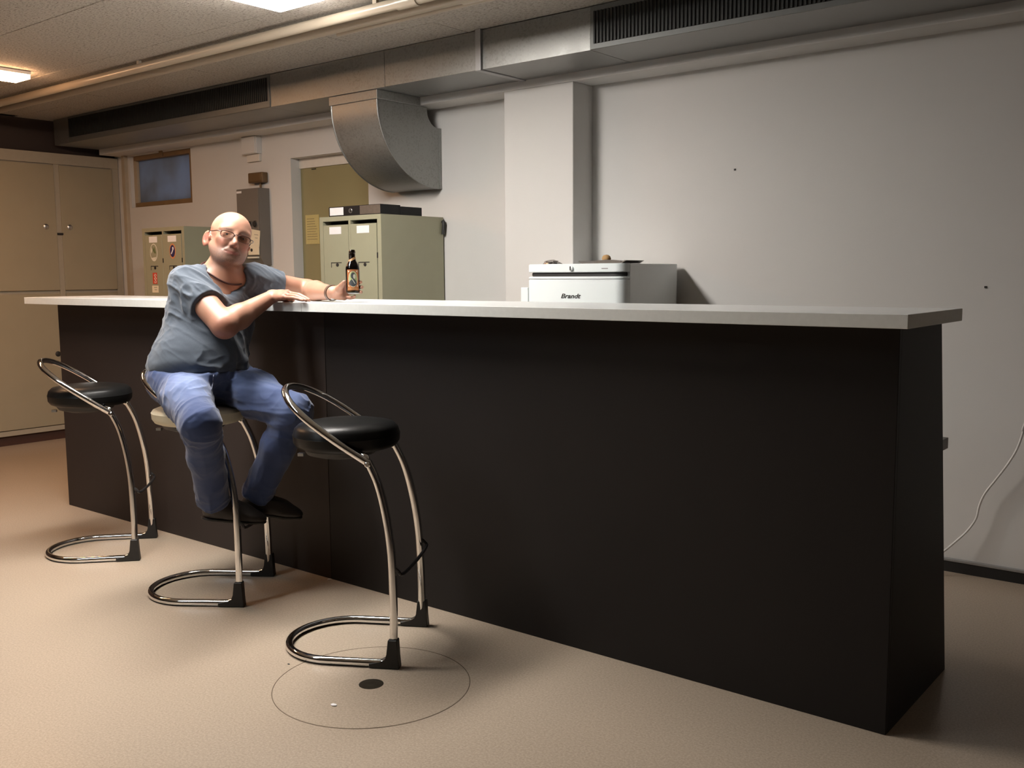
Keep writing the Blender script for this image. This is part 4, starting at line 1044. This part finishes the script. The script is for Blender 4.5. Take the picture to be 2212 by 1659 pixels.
# --- cord necklace and wrist strap
def ring_on(c, ax_a, ax_b, n, pts, fn): return [fn(t) for t in np.linspace(0, 2*math.pi, n+1)[:-1]]
bp = np.empty(len(body.data.vertices)*3, np.float32); body.data.vertices.foreach_get('co', bp); bp = bp.reshape(-1, 3)+MO
nk = []
for t in np.linspace(0, 2*math.pi, 49)[:-1]:
    dr_ = TF*math.cos(t)+TL*math.sin(t); c0 = NB+SP*(.050-.098*(.5+.5*math.cos(t))**1.15)+TF*.012
    tt = (bp-c0)@dr_; off = bp-c0-tt[:, None]*dr_; c_ = np.where(((off**2).sum(1) < .007**2) & (tt > 0) & (tt < .092))[0]
    r_ = tt[c_].max() if len(c_) else .075
    nk.append((r_, c0, dr_))
rs = np.array([a[0] for a in nk]); rs = (np.roll(rs, 1)+rs+np.roll(rs, -1)+np.roll(rs, 2)+np.roll(rs, -2))/5
tube('necklace', [Vector(c0+dr_*(r_+.003)-MO) for r_, (_, c0, dr_) in zip(rs, nk)], .0036, M['necklace'], man, 8, True)
wd = unit(J['wrL']-J['elL']); wc = J['wrL']-wd*.010; wa = unit(np.cross(wd, UP)); wb = np.cross(wa, wd)
bm = bmesh.new(); n = 28; rings = []
for k_, (dx, rr) in enumerate(((-.009, .0300), (-.009, .0325), (.009, .0315), (.009, .0290))):
    rings.append([bm.verts.new(Vector(wc+wd*dx+(wa*math.cos(t)+wb*math.sin(t))*rr-MO)) for t in np.linspace(0, 2*math.pi, n+1)[:-1]])
for a, b in zip(rings, rings[1:]+rings[:1]):
    for i in range(n): bm.faces.new((a[i], a[(i+1) % n], b[(i+1) % n], b[i]))
strap = mesh_obj('wrist_strap', bm, M['strap'], man, True)
lathe('buckle', [(.009, 0), (.009, .003), (.006, .004)], M['steel'], strap, 12, Vector(wc+unit(-wa*.2-wb*.55+V3(.5, -.6, 0))*.031-MO), unit(V3(.5, -.7, -.3)))

# ------------------------------------------------------------------ the bottle in his hand
b0 = V3(-2.1068, -.0002, 1.1946); b1 = V3(-2.1214, .0127, 1.3653); bl_ = float(np.linalg.norm(b1-b0))
bt = empty('beer_bottle', b0); tag(bt, 'dark beer bottle with orange portrait label, held up by the man', 'bottle')
bt.rotation_mode = 'QUATERNION'; bt.rotation_quaternion = Vector((0, 0, 1)).rotation_difference(Vector(b1-b0))
k_ = bl_/.1718
prof = [(.004, 0.002), (.022, 0), (.0265, .003), (.0275, .007), (.0275, .098), (.0262, .106), (.0215, .117), (.0150, .129), (.0122, .140), (.0116, .158), (.0128, .159), (.0132, .163), (.0128, .167), (.0110, .1715), (.0085, .1718), (.0085, .150), (.0105, .137), (.019, .115), (.0240, .105), (.0252, .097), (.0252, .009), (.021, .005), (.004, .005)]
lathe('glass_body', [(r, z*k_) for r, z in prof], M['bottle'], bt, 40)
lathe('beer', [(.003, .0055*k_), (.021, .0055*k_), (.0249, .010*k_), (.0249, .085*k_), (.003, .085*k_)], plain('dark_beer', (.02, .010, .004), .1), bt, 32)
va = math.atan2(-2.638+.0, .814+2.107)           # direction from which the label is seen
def patch(name, u0, u1, z0, z1, r, mat, shape=None, nu=20, nz=20):
    """thin patch bent round the bottle; u is arc length across the label"""
    bm = bmesh.new()
    if shape is None: poly = [(u0+(u1-u0)*i/nu, z0) for i in range(nu+1)]+[(u1-(u1-u0)*i/nu, z1) for i in range(nu+1)]
    else: poly = shape
    def W_(u, z, rr): return Vector((rr*math.cos(va+u/rr), rr*math.sin(va+u/rr), z))
    if shape is None:
        g = [[bm.verts.new(W_(u0+(u1-u0)*i/nu, z0+(z1-z0)*j, r)) for i in range(nu+1)] for j in (0, 1)]
        for i in range(nu): bm.faces.new((g[0][i], g[0][i+1], g[1][i+1], g[1][i]))
    else:
        us = np.unique(np.concatenate([np.linspace(min(p[0] for p in poly)+1e-5, max(p[0] for p in poly)-1e-5, 14)]))
        def span(u):
            zs = []
            for (ua, za), (ub, zb_) in zip(poly, poly[1:]+poly[:1]):
                if (ua-u)*(ub-u) <= 0 and abs(ua-ub) > 1e-9: zs.append(za+(zb_-za)*(u-ua)/(ub-ua))
            return min(zs), max(zs)
        col = [[bm.verts.new(W_(u, z, r)) for z in span(u)] for u in us]
        for a, b in zip(col, col[1:]): bm.faces.new((a[0], b[0], b[1], a[1]))
    return mesh_obj(name, bm, mat, bt)
zl0, zl1 = .010*k_, .092*k_
lab = patch('front_label', -.024, .026, zl0, zl1, .0278, M['label'])
patch('label_oval', 0, 0, 0, 0, .02795, M['label_oval'], [(.001+.0175*math.cos(t), .054*k_+.030*math.sin(t)) for t in np.linspace(0, 2*math.pi, 33)[:-1]])
patch('label_oval_rim', 0, 0, 0, 0, .02787, M['label_white'], [(.001+.019*math.cos(t), .054*k_+.0315*math.sin(t)) for t in np.linspace(0, 2*math.pi, 33)[:-1]])
patch('label_figure', 0, 0, 0, 0, .0281, M['label_man'], [(-.0165, .034), (-.008, .0275), (.002, .025), (.012, .029), (.0165, .036), (.0155, .044), (.009, .052), (.003, .055), (-.005, .053), (-.013, .046), (-.0165, .040)])
patch('label_figure', 0, 0, 0, 0, .0282, M['label_man'], [(.001+.0095*math.cos(q), .067+.0125*math.sin(q)) for q in np.linspace(0, 2*math.pi, 21)[:-1]])
patch('label_face', 0, 0, 0, 0, .0283, M['label_white'], [(.006+.0050*math.cos(q), .0645+.0090*math.sin(q)) for q in np.linspace(0, 2*math.pi, 17)[:-1]])
patch('label_collar', 0, 0, 0, 0, .0283, M['label_white'], [(-.004, .054), (-.0015, .0545), (.010, .036), (.007, .035)])
for q in range(7): patch('label_lettering', -.020+q*.0055, -.0165+q*.0055, .013*k_, .0195*k_, .0281, M['band'])
for s in (-1, 1):
    patch('label_corner', 0, 0, 0, 0, .0281, M['label_white'], [(s*.020, .088), (s*.012, .086), (s*.019, .080)]); patch('label_corner', 0, 0, 0, 0, .0281, M['label_white'], [(s*.020+.001, .026), (s*.014, .024), (s*.019+.001, .033)])
bm = bmesh.new(); nn = 40
r0 = [bm.verts.new(((.0158-.0022*math.sin(t-va))*math.cos(t), (.0158-.0022*math.sin(t-va))*math.sin(t), (.1285+.0075*math.sin(t-va))*k_)) for t in np.linspace(0, 2*math.pi, nn+1)[:-1]]
r1 = [bm.verts.new(((.0136-.0014*math.sin(t-va))*math.cos(t), (.0136-.0014*math.sin(t-va))*math.sin(t), (.1385+.0080*math.sin(t-va))*k_)) for t in np.linspace(0, 2*math.pi, nn+1)[:-1]]
for i in range(nn): bm.faces.new((r0[i], r0[(i+1) % nn], r1[(i+1) % nn], r1[i]))
mesh_obj('neck_label', bm, M['band'], bt)
